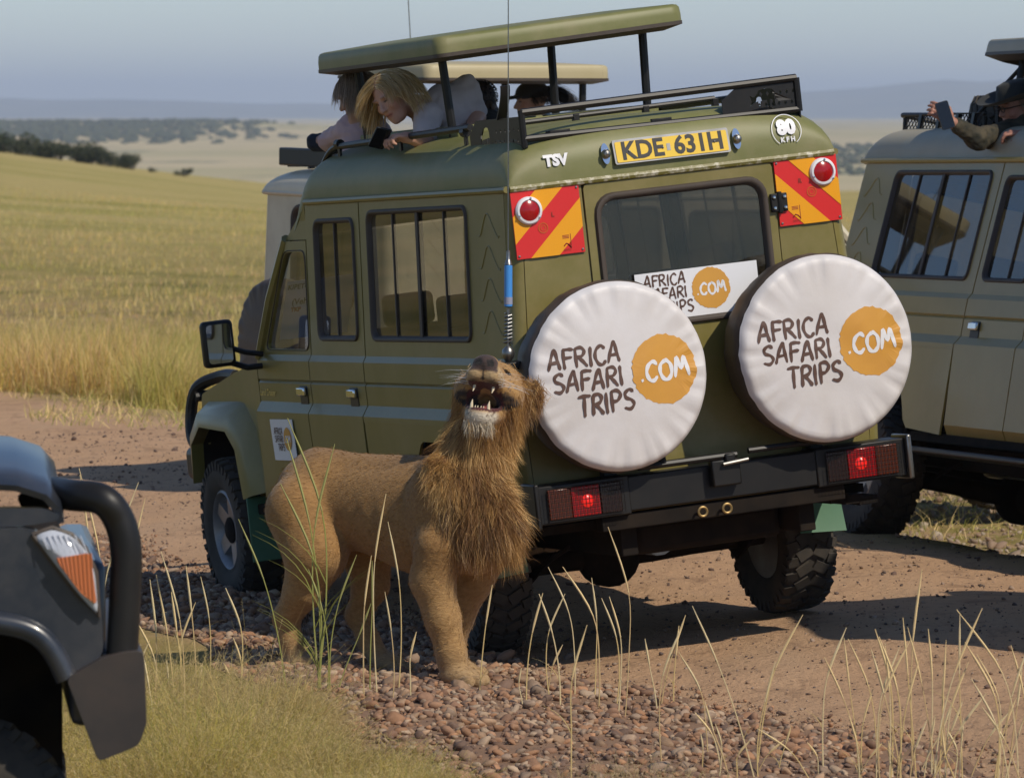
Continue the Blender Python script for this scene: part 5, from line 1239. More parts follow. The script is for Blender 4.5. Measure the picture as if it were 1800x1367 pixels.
def person(name, label, skin, builder, bounds, h=.0055, group=None):
    """builder(D) grows the body into D and returns (colour fn, head frame)"""
    root = empty(name, label, 'person', group=group); D = SDF(bounds[0], bounds[1], h); info = builder(D); V, Q = D.mesh(); V = relax(V, Q, 1, .4)
    C = np.tile(np.array(skin), (len(V), 1))
    if info is not None:
        H, A, c, sc = info; hp = (V - c) @ A.T / sc; near = np.linalg.norm(hp, axis=1) < .18
        def blend(w_, col): nonlocal C; w_ = np.clip(w_ * near, 0, 1)[:, None]; C = C * (1 - w_) + np.array(col) * w_
        blend(sstep(.05, .02, np.linalg.norm((hp - [.06, .045, -.025]), axis=1)) * .3, np.array(skin) * [1.15, .75, .7]); blend(sstep(.05, .02, np.linalg.norm((hp - [.06, -.045, -.025]), axis=1)) * .3, np.array(skin) * [1.15, .75, .7])
        blend(sstep(1.25, .9, np.linalg.norm((hp - [.095, 0, -.058]) / [.02, .025, .0095], axis=1)) * .75, np.array(skin) * [.95, .5, .5])
        for s in (-1, 1): blend(sstep(1.2, .7, np.linalg.norm((hp - [.095, s * .033, .012]) / [.02, .017, .006], axis=1)), (.03, .02, .016)); blend(sstep(1.2, .8, np.linalg.norm((hp - [.088, s * .033, .036]) / [.02, .021, .0045], axis=1)) * .6, np.array(skin) * .35)
        blend((np.abs(hp[:, 2] + .0585) < .0022) * (np.abs(hp[:, 1]) < .022) * (hp[:, 0] > .08), np.array(skin) * .3)
    link('body', fast_mesh('body', V, Q, True, C), M['skin'], root); return root
def cloth(root, name, bounds, fn, mt, h=.007, fold=.003, seed=1):
    D = SDF(bounds[0], bounds[1], h); fn(D); V, Q = D.mesh(); V = relax(V, Q, 2, .5); N = vnormals(V, Q)
    r = np.random.default_rng(seed); w_ = np.zeros(len(V))
    for _ in range(7): k = r.normal(size=3) * 26; w_ += np.sin(V @ k + r.uniform(0, 6)) ** 3
    V = V + N * (w_ * fold)[:, None]; return link(name, fast_mesh(name, V, Q, True), mt, root)
def hairdo(root, H, f, l, u, n, length, cols, W=.003, back=.0, gravity=1.0, part=.2, sc=1.0, front=.03, low=-.02, seed=2, name='hair', puff=.012):
    """strands combed from a parting over the skull, then hanging"""
    r = np.random.default_rng(seed); th = r.uniform(0, 2 * math.pi, n); ph = np.arccos(r.uniform(-.35, 1, n)); dirs = np.stack([np.sin(ph) * np.cos(th), np.sin(ph) * np.sin(th), np.cos(ph)], 1)
    loc = dirs * np.array([.10, .083, .094]) + np.array([-.012, 0, .036]); ok = ~((loc[:, 0] > front) & (loc[:, 2] < .085 - .3 * 0)) & (loc[:, 2] > low - (loc[:, 0] < -.02) * .05); loc = loc[ok]; dirs = dirs[ok]; n = len(loc)
    P0 = np.array([H(*p) for p in loc]); nw = dirs @ np.stack([f, l, u]); side = np.where(loc[:, 1] > part * .05, 1, -1)[:, None]
    comb = unit_rows(nw * .22 + l[None] * side * .55 - u[None] * .35 - f[None] * (.18 + back) + r.normal(size=(n, 3)) * .06); comb = comb - nw * np.minimum((comb * nw).sum(1, keepdims=True) - .12, 0)
    L = length * r.uniform(.8, 1.1, n) * (1 - .25 * np.clip(-loc[:, 2] / .08, 0, 1)); g = np.tile(np.array([0, 0, -gravity]), (n, 1)) + nw * puff * 8
    V, Q = ribbons(P0 + nw * .002, comb, L * .75, np.full(n, W) * r.uniform(.7, 1.3, n), g * .62 - comb * .25, 6, tip=.35, wave=.012)
    # keep strands outside the skull
    A = np.stack([f, l, u]); c0 = H(-.012, 0, .03); hp = (V - c0) @ A.T / np.array([.101, .085, .1]) / sc; rr = np.linalg.norm(hp, axis=1); pushf = np.where(rr < 1.04, 1.04 / np.maximum(rr, .2), 1); V = c0 + ((hp * pushf[:, None]) * np.array([.101, .085, .1]) * sc) @ A
    cc = np.array(cols)[r.integers(0, len(cols), n)] * r.uniform(.8, 1.2, (n, 1))
    o = link(name, fast_mesh(name, V, Q, True, percol(cc, 14)), M['hairs'], root); return o
def box_of(pts, pad): P = np.array(pts); return P.min(0) - pad, P.max(0) + pad
def fcloth(name, col, rough=.8, col2=None): return mat(name, col, rough, col2=col2 or tuple(c * .8 for c in col), scale=14, bump=.15, bscale=300, sheen=.1)

# -- woman in the mauve blouse leaning out over the roof rail
def p_woman():
    c = at(689, 170, 27.55); f, l, u = frame((-.50, -.70, -.50), (-.50, -.05, .85)); nb = at(742, 192, 27.66)
    shL, shR = at(818, 160, 27.80), at(752, 205, 27.52); hips = at(812, 300, 27.95)
    elL, haL = at(838, 206, 27.72), at(826, 250, 27.52); elR, haR = at(748, 252, 27.40), at(722, 243, 27.30)
    def b(D):
        H, A = head_sdf(D, c, f, l, u, .97, nb); D.cone(nb, at(770, 200, 27.7), .06, .09, .03)
        D.cone(at(770, 200, 27.7), hips, .09, .12, .03); D.path([(shL, .05), (elL, .042), (haL + np.array([0, 0, .03]), .03)], .02); hand(D, haL + np.array([0, 0, .03]), (-.1, -.25, -.9), (-.9, .1, .2), .35, .95)
        D.path([(shR, .05), (elR, .042), (haR, .028)], .02); hand(D, haR, (-.85, -.3, .1), (0, -.1, -1), .95, .95, thumb=-1)
        return H, A, c, .97
    root = person('person', 'woman with blonde bob in mauve blouse leaning out of the olive vehicle', (.58, .32, .23), b, box_of([c, hips, elL, haR, at(640, 110, 27.3), at(850, 300, 28)], .14))
    M['mauve'] = fcloth('mauve blouse', (.58, .48, .45), .75, (.5, .41, .385))
    def s(D):
        D.cone(at(765, 196, 27.66), at(812, 172, 27.78), .09, .09, .04); D.cone(at(782, 200, 27.7), hips, .125, .15, .05); D.cone(shL, elL * .75 + shL * .25, .075, .062, .03); D.cone(shR, elR * .7 + shR * .3, .072, .062, .03); D.cone(nb + np.array([.02, .02, -.02]), at(775, 200, 27.7), .072, .1, .02)
        D.cone(c + f * .0 - u * .05, nb, .058, .058, .008, sub=True)
    cloth(root, 'blouse', box_of([shL, shR, hips, elL, elR], .2), s, M['mauve'], seed=4)
    H = lambda a, b_, e: c + (f * a + l * b_ + u * e) * .97
    hairdo(root, H, f, l, u, 5200, .20, [(.60, .41, .17), (.70, .52, .26), (.44, .28, .11), (.76, .60, .36)], sc=.97, seed=5, low=-.03, front=.045)
    g = G(); g.lathe([(.005, 0), (.004, .004), (0, .005)], 8, Matrix.Translation(H(.0, .088, -.035))); g.build('earring', M['chrome'], root)
p_woman()
def p_behind():
    c = at(628, 168, 28.6); f, l, u = frame((-.75, .25, -.45), (-.3, 0, .9)); nb = at(640, 215, 28.65); hips = at(655, 320, 28.6); sh = at(622, 228, 28.7); el = at(578, 247, 28.95); ha = at(552, 251, 29.0)
    def b(D):
        H, A = head_sdf(D, c, f, l, u, .95, nb); D.cone(nb, hips, .08, .12, .03); D.path([(sh, .05), (el, .042), (ha, .03)], .02); hand(D, at(612, 256, 28.95), (.8, -.2, .1), (0, 0, -1), .6, .9); D.cone(ha, at(612, 256, 28.95), .03, .028, .02); return H, A, c, .95
    root = person('person', 'grey-haired person in pink top bending down behind the blonde woman', (.46, .26, .19), b, box_of([c, hips, ha, at(600, 120, 28)], .16), .007)
    M['pink'] = fcloth('pale pink top', (.58, .40, .40)); M['navycloth'] = fcloth('navy sleeve', (.012, .016, .03))
    cloth(root, 'top', box_of([sh, hips, el], .18), lambda D: (D.cone(sh, at(650, 240, 28.65), .08, .11, .04), D.cone(at(645, 240, 28.65), hips, .12, .15, .04), D.cone(sh, el, .068, .055, .03)), M['pink'], seed=7)
    cloth(root, 'sleeve', box_of([el, ha, at(612, 256, 28.95)], .1), lambda D: (D.cone(el + np.array([.03, 0, .0]), ha, .048, .04, .02), D.cone(ha, at(590, 255, 28.95), .04, .04, .02)), M['navycloth'], seed=8)
    hairdo(root, lambda a, b_, e: c + (f * a + l * b_ + u * e) * .95, f, l, u, 3200, .15, [(.46, .36, .27), (.56, .45, .35), (.34, .25, .18)], sc=.95, seed=6, W=.0035)
p_behind()
def p_guide():
    c = at(846, 184, 28.5); f, l, u = frame((.5, .8, -.1), (0, 0, 1)); nb = at(850, 222, 28.5); hips = at(860, 320, 28.5)
    def b(D): H, A = head_sdf(D, c, f, l, u, .95, nb); D.cone(nb, hips, .08, .13, .03); return H, A, c, .95
    root = person('person', 'man with cropped black hair and dark jacket behind the blouse of the leaning woman', (.085, .045, .03), b, box_of([c, hips], .22), .008)
    M['jacket'] = fcloth('dark jacket', (.022, .018, .017))
    cloth(root, 'jacket', box_of([nb, hips], .3), lambda D: (D.cone(at(828, 238, 28.5), at(876, 236, 28.6), .08, .08, .04), D.cone(at(852, 240, 28.5), hips, .15, .16, .05)), M['jacket'], seed=9)
    hairdo(root, lambda a, b_, e: c + (f * a + l * b_ + u * e) * .95, f, l, u, 2600, .022, [(.012, .01, .009)], sc=.95, seed=9, gravity=.2)
p_guide()
def p_cap():
    Y = 36.8; c = at(934, 180, Y); f, l, u = frame((-.95, -.3, -.12), (0, 0, 1)); nb = at(948, 214, Y); hips = at(960, 300, Y)
    def b(D): H, A = head_sdf(D, c, f, l, u, 1.0, nb); D.cone(nb, hips, .08, .13, .03); return H, A, c, 1.
    root = person('person', 'woman in black cap with ponytail and light blue shirt in the beige vehicle', (.42, .23, .16), b, box_of([c, hips], .24), .008)
    M['paleblue'] = fcloth('light blue shirt', (.26, .40, .54)); M['capcloth'] = fcloth('black cap cloth', (.012, .012, .016))
    cloth(root, 'shirt', box_of([nb, hips], .32), lambda D: (D.cone(at(928, 232, Y - .1), at(982, 230, Y + .12), .075, .075, .04), D.cone(at(955, 235, Y), hips, .14, .15, .05), D.cone(at(928, 232, Y - .1), at(920, 270, Y - .1), .06, .055, .03)), M['paleblue'], seed=11)
    H = lambda a, b_, e: c + (f * a + l * b_ + u * e); A = np.stack([f, l, u])
    hairdo(root, H, f, l, u, 2000, .07, [(.014, .011, .01), (.03, .022, .018)], seed=12, back=.5)
    def cp(D): D.ell(H(-.012, 0, .055), (.112, .095, .085), A, .01); D.ell(H(-.01, 0, -.04), (.2, .2, .075), A, .006, True); D.ell(H(.12, 0, .045), (.085, .07, .012), A, .012)
    cloth(root, 'cap', box_of([H(-.15, -.15, -.1), H(.22, .15, .2), H(-.15, .15, .2), H(.22, -.15, -.1)], .02), cp, M['capcloth'], fold=.0005)
    r = np.random.default_rng(4); n = 900; P0 = np.array([H(-.105, 0, .06)] * n) + r.normal(size=(n, 3)) * .012; d = np.tile(np.array([.75, .1, .15]), (n, 1)) + r.normal(size=(n, 3)) * .12
    V, Q = ribbons(P0, d, r.uniform(.12, .24, n), np.full(n, .004), np.tile(np.array([.1, 0, -.75]), (n, 1)), 5, tip=.3, wave=.03); link('ponytail', fast_mesh('ponytail', V, Q, True, np.tile(np.array([.016, .012, .011]), (len(V), 1))), M['hairs'], root)
p_cap()
def p_hat():
    Y = 32.0; c = at(1787, 188, Y); f, l, u = frame((-.85, -.45, -.25), (-.05, 0, 1)); nb = at(1803, 222, Y); hips = at(1862, 330, Y + .15)
    sh, el, wr = at(1775, 236, Y - .05), at(1718, 244, Y - .35), at(1674, 216, Y - .42)
    sh2, el2, wr2 = at(1836, 238, Y - .05), at(1830, 262, Y - .35), at(1806, 240, Y - .42)
    def b(D):
        H, A = head_sdf(D, c, f, l, u, 1.0, nb); D.cone(nb, hips, .09, .14, .03); D.path([(sh, .055), (el, .045), (wr, .03)], .02); hand(D, wr, (-.55, -.1, .45), (-.3, .9, -.2), .55, 1.05, thumb=-1); D.path([(sh2, .055), (el2, .045), (wr2, .03)], .02); hand(D, wr2, (-.8, -.1, .2), (.2, .2, -.9), .8, 1.05); return H, A, c, 1.
    root = person('person', 'man in wide-brimmed dark hat and camouflage shirt holding up a phone', (.40, .19, .13), b, box_of([c, hips, wr, wr2, at(1740, 160, Y - .4)], .16), .0065)
    M['camo'] = mat('camouflage cloth', (.02, .02, .012), .85, col2=(.075, .06, .035), scale=16, amt=.85, bump=.15, bscale=200); M['hatfelt'] = fcloth('dark felt', (.022, .022, .018))
    cloth(root, 'shirt', box_of([sh, hips, wr, sh2, el2], .2), lambda D: (D.cone(sh, sh2, .085, .085, .04), D.cone(at(1815, 240, Y), hips, .16, .17, .05), D.cone(sh, el, .075, .06, .03), D.cone(el, el * .25 + wr * .75, .06, .048, .02), D.cone(sh2, el2, .07, .058, .03), D.cone(el2, el2 * .5 + wr2 * .5, .058, .046, .02)), M['camo'], seed=13)
    H = lambda a, b_, e: c + (f * a + l * b_ + u * e); A = np.stack([f, l, u])
    g = G(); P = []
    for rr, dz in ((.105, .045), (.125, .04), (.165, .045), (.2, .062), (.205, .064), (.165, .051), (.11, .052), (.1, .09), (.088, .135), (.05, .15), (.0, .138)):
        P.append([tuple(H(rr * 1.12 * math.cos(a) - .01, rr * math.sin(a), dz + .03 * (abs(math.sin(a)) ** 2) * (rr > .12))) for a in np.linspace(0, 2 * math.pi, 33)])
    g.grid(P); g.build('hat', M['hatfelt'], root, smooth=60)
    g = G(); g.tube([tuple(H(.112 * math.cos(a) - .01, .104 * math.sin(a), .062)) for a in np.linspace(0, 2 * math.pi, 25)[:-1]], .008, 6, closed=True); g.build('hat_band', M['inkblack'], root)
    g = G(); g.tube([tuple(H(.105, b_, .014)) for b_ in (-.05, 0, .05)], .004, 6)
    for s in (-1, 1): g.tube([tuple(H(.112 + .002, s * .033 + .02 * math.cos(a), .012 + .016 * math.sin(a))) for a in np.linspace(0, 2 * math.pi, 13)[:-1]], .003, 5, closed=True); g.tube([tuple(H(.10, s * .055, .014)), tuple(H(.0, s * .085, .012))], .003, 5)
    g.build('spectacles', M['inkblack'], root)
    hairdo(root, H, f, l, u, 1200, .05, [(.25, .2, .16)], seed=15)
p_hat()
# phones held by the passengers
def phone(label, ctr, across, up, mt, g_='phones held by passengers'):
    across = unit(across); up = np.asarray(up, float); up = unit(up - across * (up @ across)); nn = np.cross(across, up); A = Matrix(((*across, 0), (*up, 0), (*nn, 0), (0, 0, 0, 1))).transposed()
    A.translation = Vector(ctr); rt = empty('phone', label, 'phone', A, g_)
    g = G(); g.poly(rrect(-.038, .038, -.078, .078, .011, 4), (), lambda a, b: (a, b, -.004), (0, 0, .008)); g.build('case', M['inkblack'], rt, bevel=.0015)
    g = G(); g.poly(rrect(-.0345, .0345, -.0745, .0745, .008, 4), (), lambda a, b: (a, b, .0046)); g.build('screen', mt, rt, smooth=0)
    g = G(); g.poly(rrect(-.03, -.008, .045, .07, .005, 3), (), lambda a, b: (a, b, -.0046), (0, 0, -.0015)); g.build('lens_bump', M['black'], rt)
M['screen'] = mat('dark glass screen', (.01, .011, .014), .08)
phone('black phone held upright by the man in the wide-brimmed hat', at(1661, 203, 31.50), (.95, .1, .28), (-.3, .1, .95), M['screen'])
phone('dark phone held low over the rail below the blonde woman', at(668, 243, 27.28), (.9, .2, -.2), (.1, -.75, .6), M['screen'])
# ------------------------------------------------------------------ grass, shrubs
def blades(name, x, y, z, hgt, wid, cols, lean=.25, bendz=.25, nseg=3, parent=None, label=None, wind=(0.05, 0, 0)):
    n = len(x); d = np.stack([rng.normal(size=n) * lean, rng.normal(size=n) * lean, np.ones(n)], 1) + np.array(wind); side = np.stack([rng.normal(size=n), rng.normal(size=n) * .35, np.zeros(n)], 1)
    b = np.stack([rng.normal(size=n) * bendz, rng.normal(size=n) * bendz, -np.abs(rng.normal(size=n)) * bendz * .5], 1)
    V, Q = ribbons(np.stack([x, y, z], 1), d, hgt, wid, b, nseg, side=side); o = link(name, fast_mesh(name, V, Q, True, percol(cols, (nseg + 1) * 2)), M['blade'], parent); o['kind'] = 'stuff'
    if label: o['label'] = label
    return o
def tint(n, pal, pr, var=.25): return np.array(pal)[rng.choice(len(pal), n, p=pr)] * rng.uniform(1 - var, 1 + var, (n, 1))
STRAW, GOLD, GREEN, OLIVE, PINK = (.82, .62, .27), (.74, .52, .16), (.34, .36, .07), (.56, .48, .13), (.72, .44, .25)
# tall golden grass beyond the track
def grass_zone(name, n, d0, d1, a0, a1, h0, h1, w0, w1, pal, pr, label, pw=1.0, clump=True):
    D = d0 + (d1 - d0) * rng.uniform(0, 1, n) ** pw; a = rng.uniform(a0, a1, n); x = a * D; y = D
    u, v = uv_of(x, y); keep = (u > 2.7 + .6 * np.sin(v * .7)) | (D > 60)
    pn = hash_noise(x, y, .55) + .6 * hash_noise(x + 9, y, 1.7); keep &= rng.uniform(-1.3, 1.3, n) < pn + .55
    x, y, pn = x[keep], y[keep], pn[keep]; n = len(x); c = tint(n, pal, pr)
    g_ = sstep(.1, .9, hash_noise(x + 40, y - 7, .33))[:, None]; c = c * (1 - .55 * g_) + np.array(GREEN) * .55 * g_ * rng.uniform(.8, 1.5, (n, 1))
    return blades(name, x, y, Tz(x, y) - .02, rng.uniform(h0, h1, n) * (.75 + .3 * np.clip(pn, -.5, 1)), rng.uniform(w0, w1, n), c, .16, .22, 3, None, label)
tag(grass_zone('tall_grass', 105000, 46.5, 59, -.12, .02, .35, .85, .004, .009, [STRAW, GOLD, OLIVE, PINK], [.36, .34, .2, .1], 'tall golden grass standing beyond the dirt track', 1.3), cat='grass')
tag(grass_zone('meadow_grass', 70000, 57, 200, -.12, .10, .06, .19, .007, .018, [STRAW, GOLD, OLIVE, PINK], [.36, .34, .2, .1], 'paler straw-coloured grass of the middle distance', 1.4), cat='grass')
# short turf along the far verge
n = 30000; D = rng.uniform(36, 50, n); x = rng.uniform(-.12, .13, n) * D; u, v = uv_of(x, D); kp = (u > 2.2 + .5 * np.sin(v)) & (u < 10) & (rng.uniform(-1, 1.2, n) < hash_noise(x, D, 1.3) + .2); x, D = x[kp], D[kp]
tag(blades('verge_grass', x, D, Tz(x, D) - .01, rng.uniform(.04, .2, len(x)), rng.uniform(.004, .010, len(x)), tint(len(x), [GREEN, OLIVE, STRAW], [.25, .3, .45]), .5, .5, 2, None, 'short patchy turf on the far verge of the track'), cat='grass')
# feathery love-grass mounds in the foreground
def mound(n, cx, cy, rx, ry, hmax, name, label, pal, pr, dry=0.):
    a = rng.uniform(0, 2 * math.pi, n); q = np.sqrt(rng.uniform(0, 1, n)); x = cx + rx * q * np.cos(a); y = cy + ry * q * np.sin(a); dome = (1 - q ** 2.4)
    h = hmax * (.35 + .65 * dome) * rng.uniform(.5, 1.15, n) * (1 + .25 * (rng.uniform(0, 1, n) > .93)); c = tint(n, pal, pr, .3); pt = np.clip(.5 + .8 * hash_noise(x + 5, y, 5.) * .7 + .4 * hash_noise(x, y + 3, 13.) + dry, 0, 1)[:, None]; c = c * (1 - .6 * pt) + np.array([.66, .47, .25]) * .6 * pt * rng.uniform(.7, 1.2, (n, 1)); h = h * (.8 + .5 * np.clip(hash_noise(x, y, 6.5), -.4, 1))
    out = np.stack([np.cos(a) * q, np.sin(a) * q], 1); d = np.concatenate([out * .45 + rng.normal(size=(n, 2)) * .22, np.ones((n, 1))], 1); b = np.concatenate([out * .3 + rng.normal(size=(n, 2)) * .25, -np.abs(rng.normal(size=(n, 1))) * .2], 1); z = Tz(x, y) - .01
    V, Q = ribbons(np.stack([x, y, z], 1), d, h, rng.uniform(.0010, .0020, n), b, 4, tip=.4)
    # airy seed heads: fine side twigs in the upper half of each stem
    m = n * 5; k = np.repeat(np.arange(n), 5); dn = unit_rows(d); t = rng.uniform(.5, 1.0, m)[:, None]; P0 = np.stack([x, y, z], 1)[k] + dn[k] * (h[k][:, None] * t) + b[k] * (h[k][:, None] * t ** 2)
    V2, Q2 = ribbons(P0, rng.normal(size=(m, 3)) + np.array([0, 0, .6]), rng.uniform(.008, .03, m), rng.uniform(.001, .002, m), np.zeros((m, 3)), 1, tip=.8)
    cs = c[k] * .4 + np.array([.55, .42, .22]) * .6
    o = link(name, fast_mesh(name, np.concatenate([V, V2]), np.concatenate([Q, Q2 + len(V)]), True, np.concatenate([percol(c, 10), percol(cs, 4)])), M['blade']); tag(o, label, 'grass', kind='stuff'); return o
FP, FR = [(.58, .48, .085), (.70, .53, .16), (.38, .39, .07), (.76, .58, .26)], [.42, .27, .2, .11]
def gpt(px, py, z=0.): v = ray(px, py); t = (z - HC) / v[2]; return (v * t)[:2]
mounds = [((310, 1275), .55, .7, .40), ((430, 1300), .36, .6, .38), ((410, 1400), .6, .5, .42), ((540, 1400), .36, .4, .32), ((660, 1450), .4, .35, .28), ((250, 1430), .6, .6, .40), ((480, 1340), .3, .5, .34), ((150, 1330), .5, .6, .34), ((60, 1420), .6, .6, .34), ((640, 1480), .42, .4, .3)]
for k, (p, rx, ry, h) in enumerate(mounds):
    c = gpt(*p); mound(5600, c[0], c[1], rx, ry, h, 'feathery_grass', 'feathery yellow-green grass in soft mounds beside the gravel, by the blue-black vehicle', FP, FR, .35 if k < 2 else -.25)
for p, rx, h in (((1000, 1470), .45, .30), ((1130, 1460), .34, .26), ((880, 1480), .34, .26)):
    c = gpt(*p); mound(2600, c[0], c[1], rx, .45, h, 'feathery_grass', 'low feathery straw-coloured grass on the gravel edge', [(.40, .33, .14), (.33, .29, .1), (.44, .36, .19)], [.5, .3, .2])
# green leafy weeds under the mounds
n = 2600; P = np.array([gpt(rng.uniform(230, 420), rng.uniform(1270, 1420)) for _ in range(n)]); d = rng.normal(size=(n, 3)) * .6 + np.array([0, 0, 1.]); V, Q = ribbons(np.stack([P[:, 0], P[:, 1], Tz(P[:, 0], P[:, 1])], 1), d, rng.uniform(.03, .12, n), rng.uniform(.008, .02, n), rng.normal(size=(n, 3)) * .4, 2, tip=.2)
tag(link('weeds', fast_mesh('weeds', V, Q, False, percol(tint(n, [(.09, .17, .035), (.13, .2, .05), (.2, .24, .08)], [.4, .4, .2]), 6)), M['blade']), 'broad-leaved green weeds at the foot of the feathery grass', 'weeds', kind='stuff')
# tall seeding stalks, each one a plant of its own: (tip x, tip y, foot x, foot y below) in the photograph, depth of the foot
def stalk(tip, foot, Y, green, label, group, thick=1.0):
    a = at(foot[0], foot[1], Y); a[2] = Tz1(a[0], a[1]) - .02; b = at(tip[0], tip[1], Y - .03); L = np.linalg.norm(b - a); sd = rng.normal() * .014
    dr = np.sign(b[0] - a[0] + 1e-6) * L * rng.uniform(.0, .09); b = b + np.array([dr, 0, 0]); c1 = a * .66 + b * .34 - np.array([dr * .9, 0, 0]) + np.array([sd * .5, 0, 0]); c2 = a * .33 + b * .67 - np.array([dr * 1.1, 0, 0]) + np.array([sd, 0, 0])
    pts = bez([a, c1, c2, b], 5); n = len(pts); tone = 'stem_g' if green else ('stem_s', 'stem_t', 'stem_u')[int(rng.integers(0, 3))]
    root = empty('grass_stalk', label, 'grass stalk', Matrix.Translation(a), group)
    loc = [p - Vector(a) for p in pts]
    g = G(); g.tube(loc, [(.0034 - .0019 * i / n) * thick for i in range(n)], 5); g.build('stem', M[tone], root)
    g = G(); hl = max(3, n // 3)
    sp = loc[n - hl - 1:]; m_ = len(sp); g.tube([p + Vector((0, -.001, 0)) for p in sp], [(.0016 + .0032 * math.sin(math.pi * (i + .6) / m_) * (1 + .25 * (i % 2))) * thick * (1 - .8 * max(0, (i - m_ + 4) / 4)) for i in range(m_)], 6)
    g.build('seed_head', M['seed_g' if green else ('seed_s', 'stem_t')[int(rng.integers(0, 2))]], root)
    if not green and rng.uniform() < .45:
        i = int(rng.integers(2, n // 2)); s = rng.choice([-1, 1]); V, Q = ribbons(np.array([loc[i][:]]), np.array([[s * .3, -.1, 1.]]), np.array([L * rng.uniform(.2, .4)]), np.array([.0055]), np.array([[s * .4, -.1, -.35]]), 5, side=np.array([[.6, .8, 0.]])); link('leaf', fast_mesh('leaf', V, Q, True, np.tile((.62, .48, .2), (len(V), 1))), M['blade'], root)
    if thick > 1.2:
        for k in range(3):
            i = 2 + 2 * k; s = 1 if k % 2 else -1; p = loc[i]; V, Q = ribbons(np.array([p[:]]), np.array([[s * .35, -.1, 1.]]), np.array([L * .35]), np.array([.008]), np.array([[s * .35, -.1, -.25]]), 5, side=np.array([[.6, .8, 0.]])); link('leaf', fast_mesh('leaf', V, Q, True, np.tile((.26, .27, .06), (len(V), 1))), M['blade'], root)
M['stem_g'] = mat('green stem', (.27, .29, .06), .6, col2=(.34, .33, .1), scale=9); M['stem_s'] = mat('straw stem', (.74, .55, .24), .7, col2=(.60, .44, .18), scale=9)
M['stem_t'] = mat('pale straw stem', (.80, .66, .38), .7, col2=(.62, .48, .24), scale=14); M['stem_u'] = mat('brown straw stem', (.52, .36, .17), .7, col2=(.68, .5, .24), scale=12)
M['seed_g'] = mat('green seed', (.32, .31, .1), .7); M['seed_s'] = mat('straw seed', (.76, .57, .28), .8)
GS, SS = 'green stalks in front of the lion', 'dry straw stalks along the gravel edge'
for tip, foot in (((541, 735), (556, 1205)), ((524, 850), (560, 1200)), ((567, 780), (563, 1210)), ((528, 770), (562, 1205))): stalk(tip, foot, 24.35, True, 'tall green grass stalk with leaves growing in front of the lion', GS, 1.25)
for tip, foot in (((651, 985), (650, 1195)), ((436, 912), (505, 1190)), ((560, 1000), (575, 1200)), ((606, 975), (580, 1190)), ((645, 1060), (590, 1195))): stalk(tip, foot, 24.3, True, 'thin green grass stalk at the lion\'s feet', GS + ' feet', 1.0)
straw = [((696, 915), (700, 1210)), ((668, 860), (663, 1220)), ((648, 975), (640, 1230)), ((731, 1110), (722, 1260)), ((688, 1035), (690, 1240)), ((861, 1028), (842, 1260)), ((943, 1045), (925, 1230)), ((962, 1038), (985, 1230)), ((975, 1050), (968, 1260)), ((979, 1000), (1010, 1230)), ((1008, 998), (1052, 1280)), ((1080, 930), (1098, 1270)), ((1042, 1010), (1045, 1260)), ((1075, 1050), (1082, 1300)), ((1194, 1085), (1160, 1300)), ((1183, 1100), (1165, 1320)),
 ((1228, 1062), (1330, 1390)), ((1395, 1085), (1330, 1390)), ((1462, 1150), (1520, 1390)), ((1510, 1120), (1540, 1390)), ((1590, 1085), (1612, 1400)), ((1612, 998), (1605, 1400)), ((1560, 1125), (1580, 1400)), ((1700, 1068), (1640, 1400)), ((1712, 1070), (1790, 1400)), ((1695, 1165), (1660, 1400)), ((1640, 1250), (1622, 1400)), ((1770, 1250), (1700, 1400)), ((1797, 1140), (1760, 1400)), ((1500, 1260), (1510, 1400)), ((1420, 1300), (1440, 1420)), ((1730, 1150), (1755, 1400)),
 ((210, 845), (190, 1150)), ((166, 820), (175, 1150)), ((250, 880), (225, 1180)), ((285, 1010), (310, 1200)), ((335, 1000), (345, 1190)), ((360, 1010), (368, 1180)), ((298, 965), (322, 1190)), ((410, 1035), (420, 1200)), ((265, 1010), (270, 1240)), ((148, 830), (160, 1130)), ((80, 1130), (60, 1300))]
for k in range(58):
    fx = rng.uniform(1220, 1850) if k < 40 else (rng.uniform(880, 1200) if k < 46 else rng.uniform(230, 460)); big = rng.uniform(0, 1) ** 1.5
    straw.append(((fx + rng.normal() * 45, 1360 - 60 - 230 * big) if k < 40 else (fx + rng.normal() * 22, 1215 - 40 - 140 * big), (fx, 1400) if k < 40 else (fx, 1235 + rng.uniform(-20, 90))))
for i, (tip, foot) in enumerate(straw):
    Y = 21.2 + rng.uniform(-.3, .6) if foot[1] > 1300 else (24.2 + rng.uniform(-.5, .3))
    if tip[0] < 300: Y = 22.5 + rng.uniform(-.5, .8)
    tip = (tip[0], tip[1] + rng.uniform(-8, 8)); zone = int(tip[0] > 480) + int(tip[0] > 880) + int(tip[0] > 1210); stalk(tip, foot, Y, False, ['dry straw stalk by the mound of feathery grass beside the blue-black vehicle', 'dry straw stalk on the gravel at the feet of the lion', 'dry straw stalk in front of the bumper of the olive vehicle', 'dry straw stalk rising in front of the open dirt track'][zone], ['dry stalks by the grass mound', 'dry stalks by the lion', 'dry stalks by the bumper', 'dry stalks before the open track'][zone], rng.uniform(.85, 1.15))
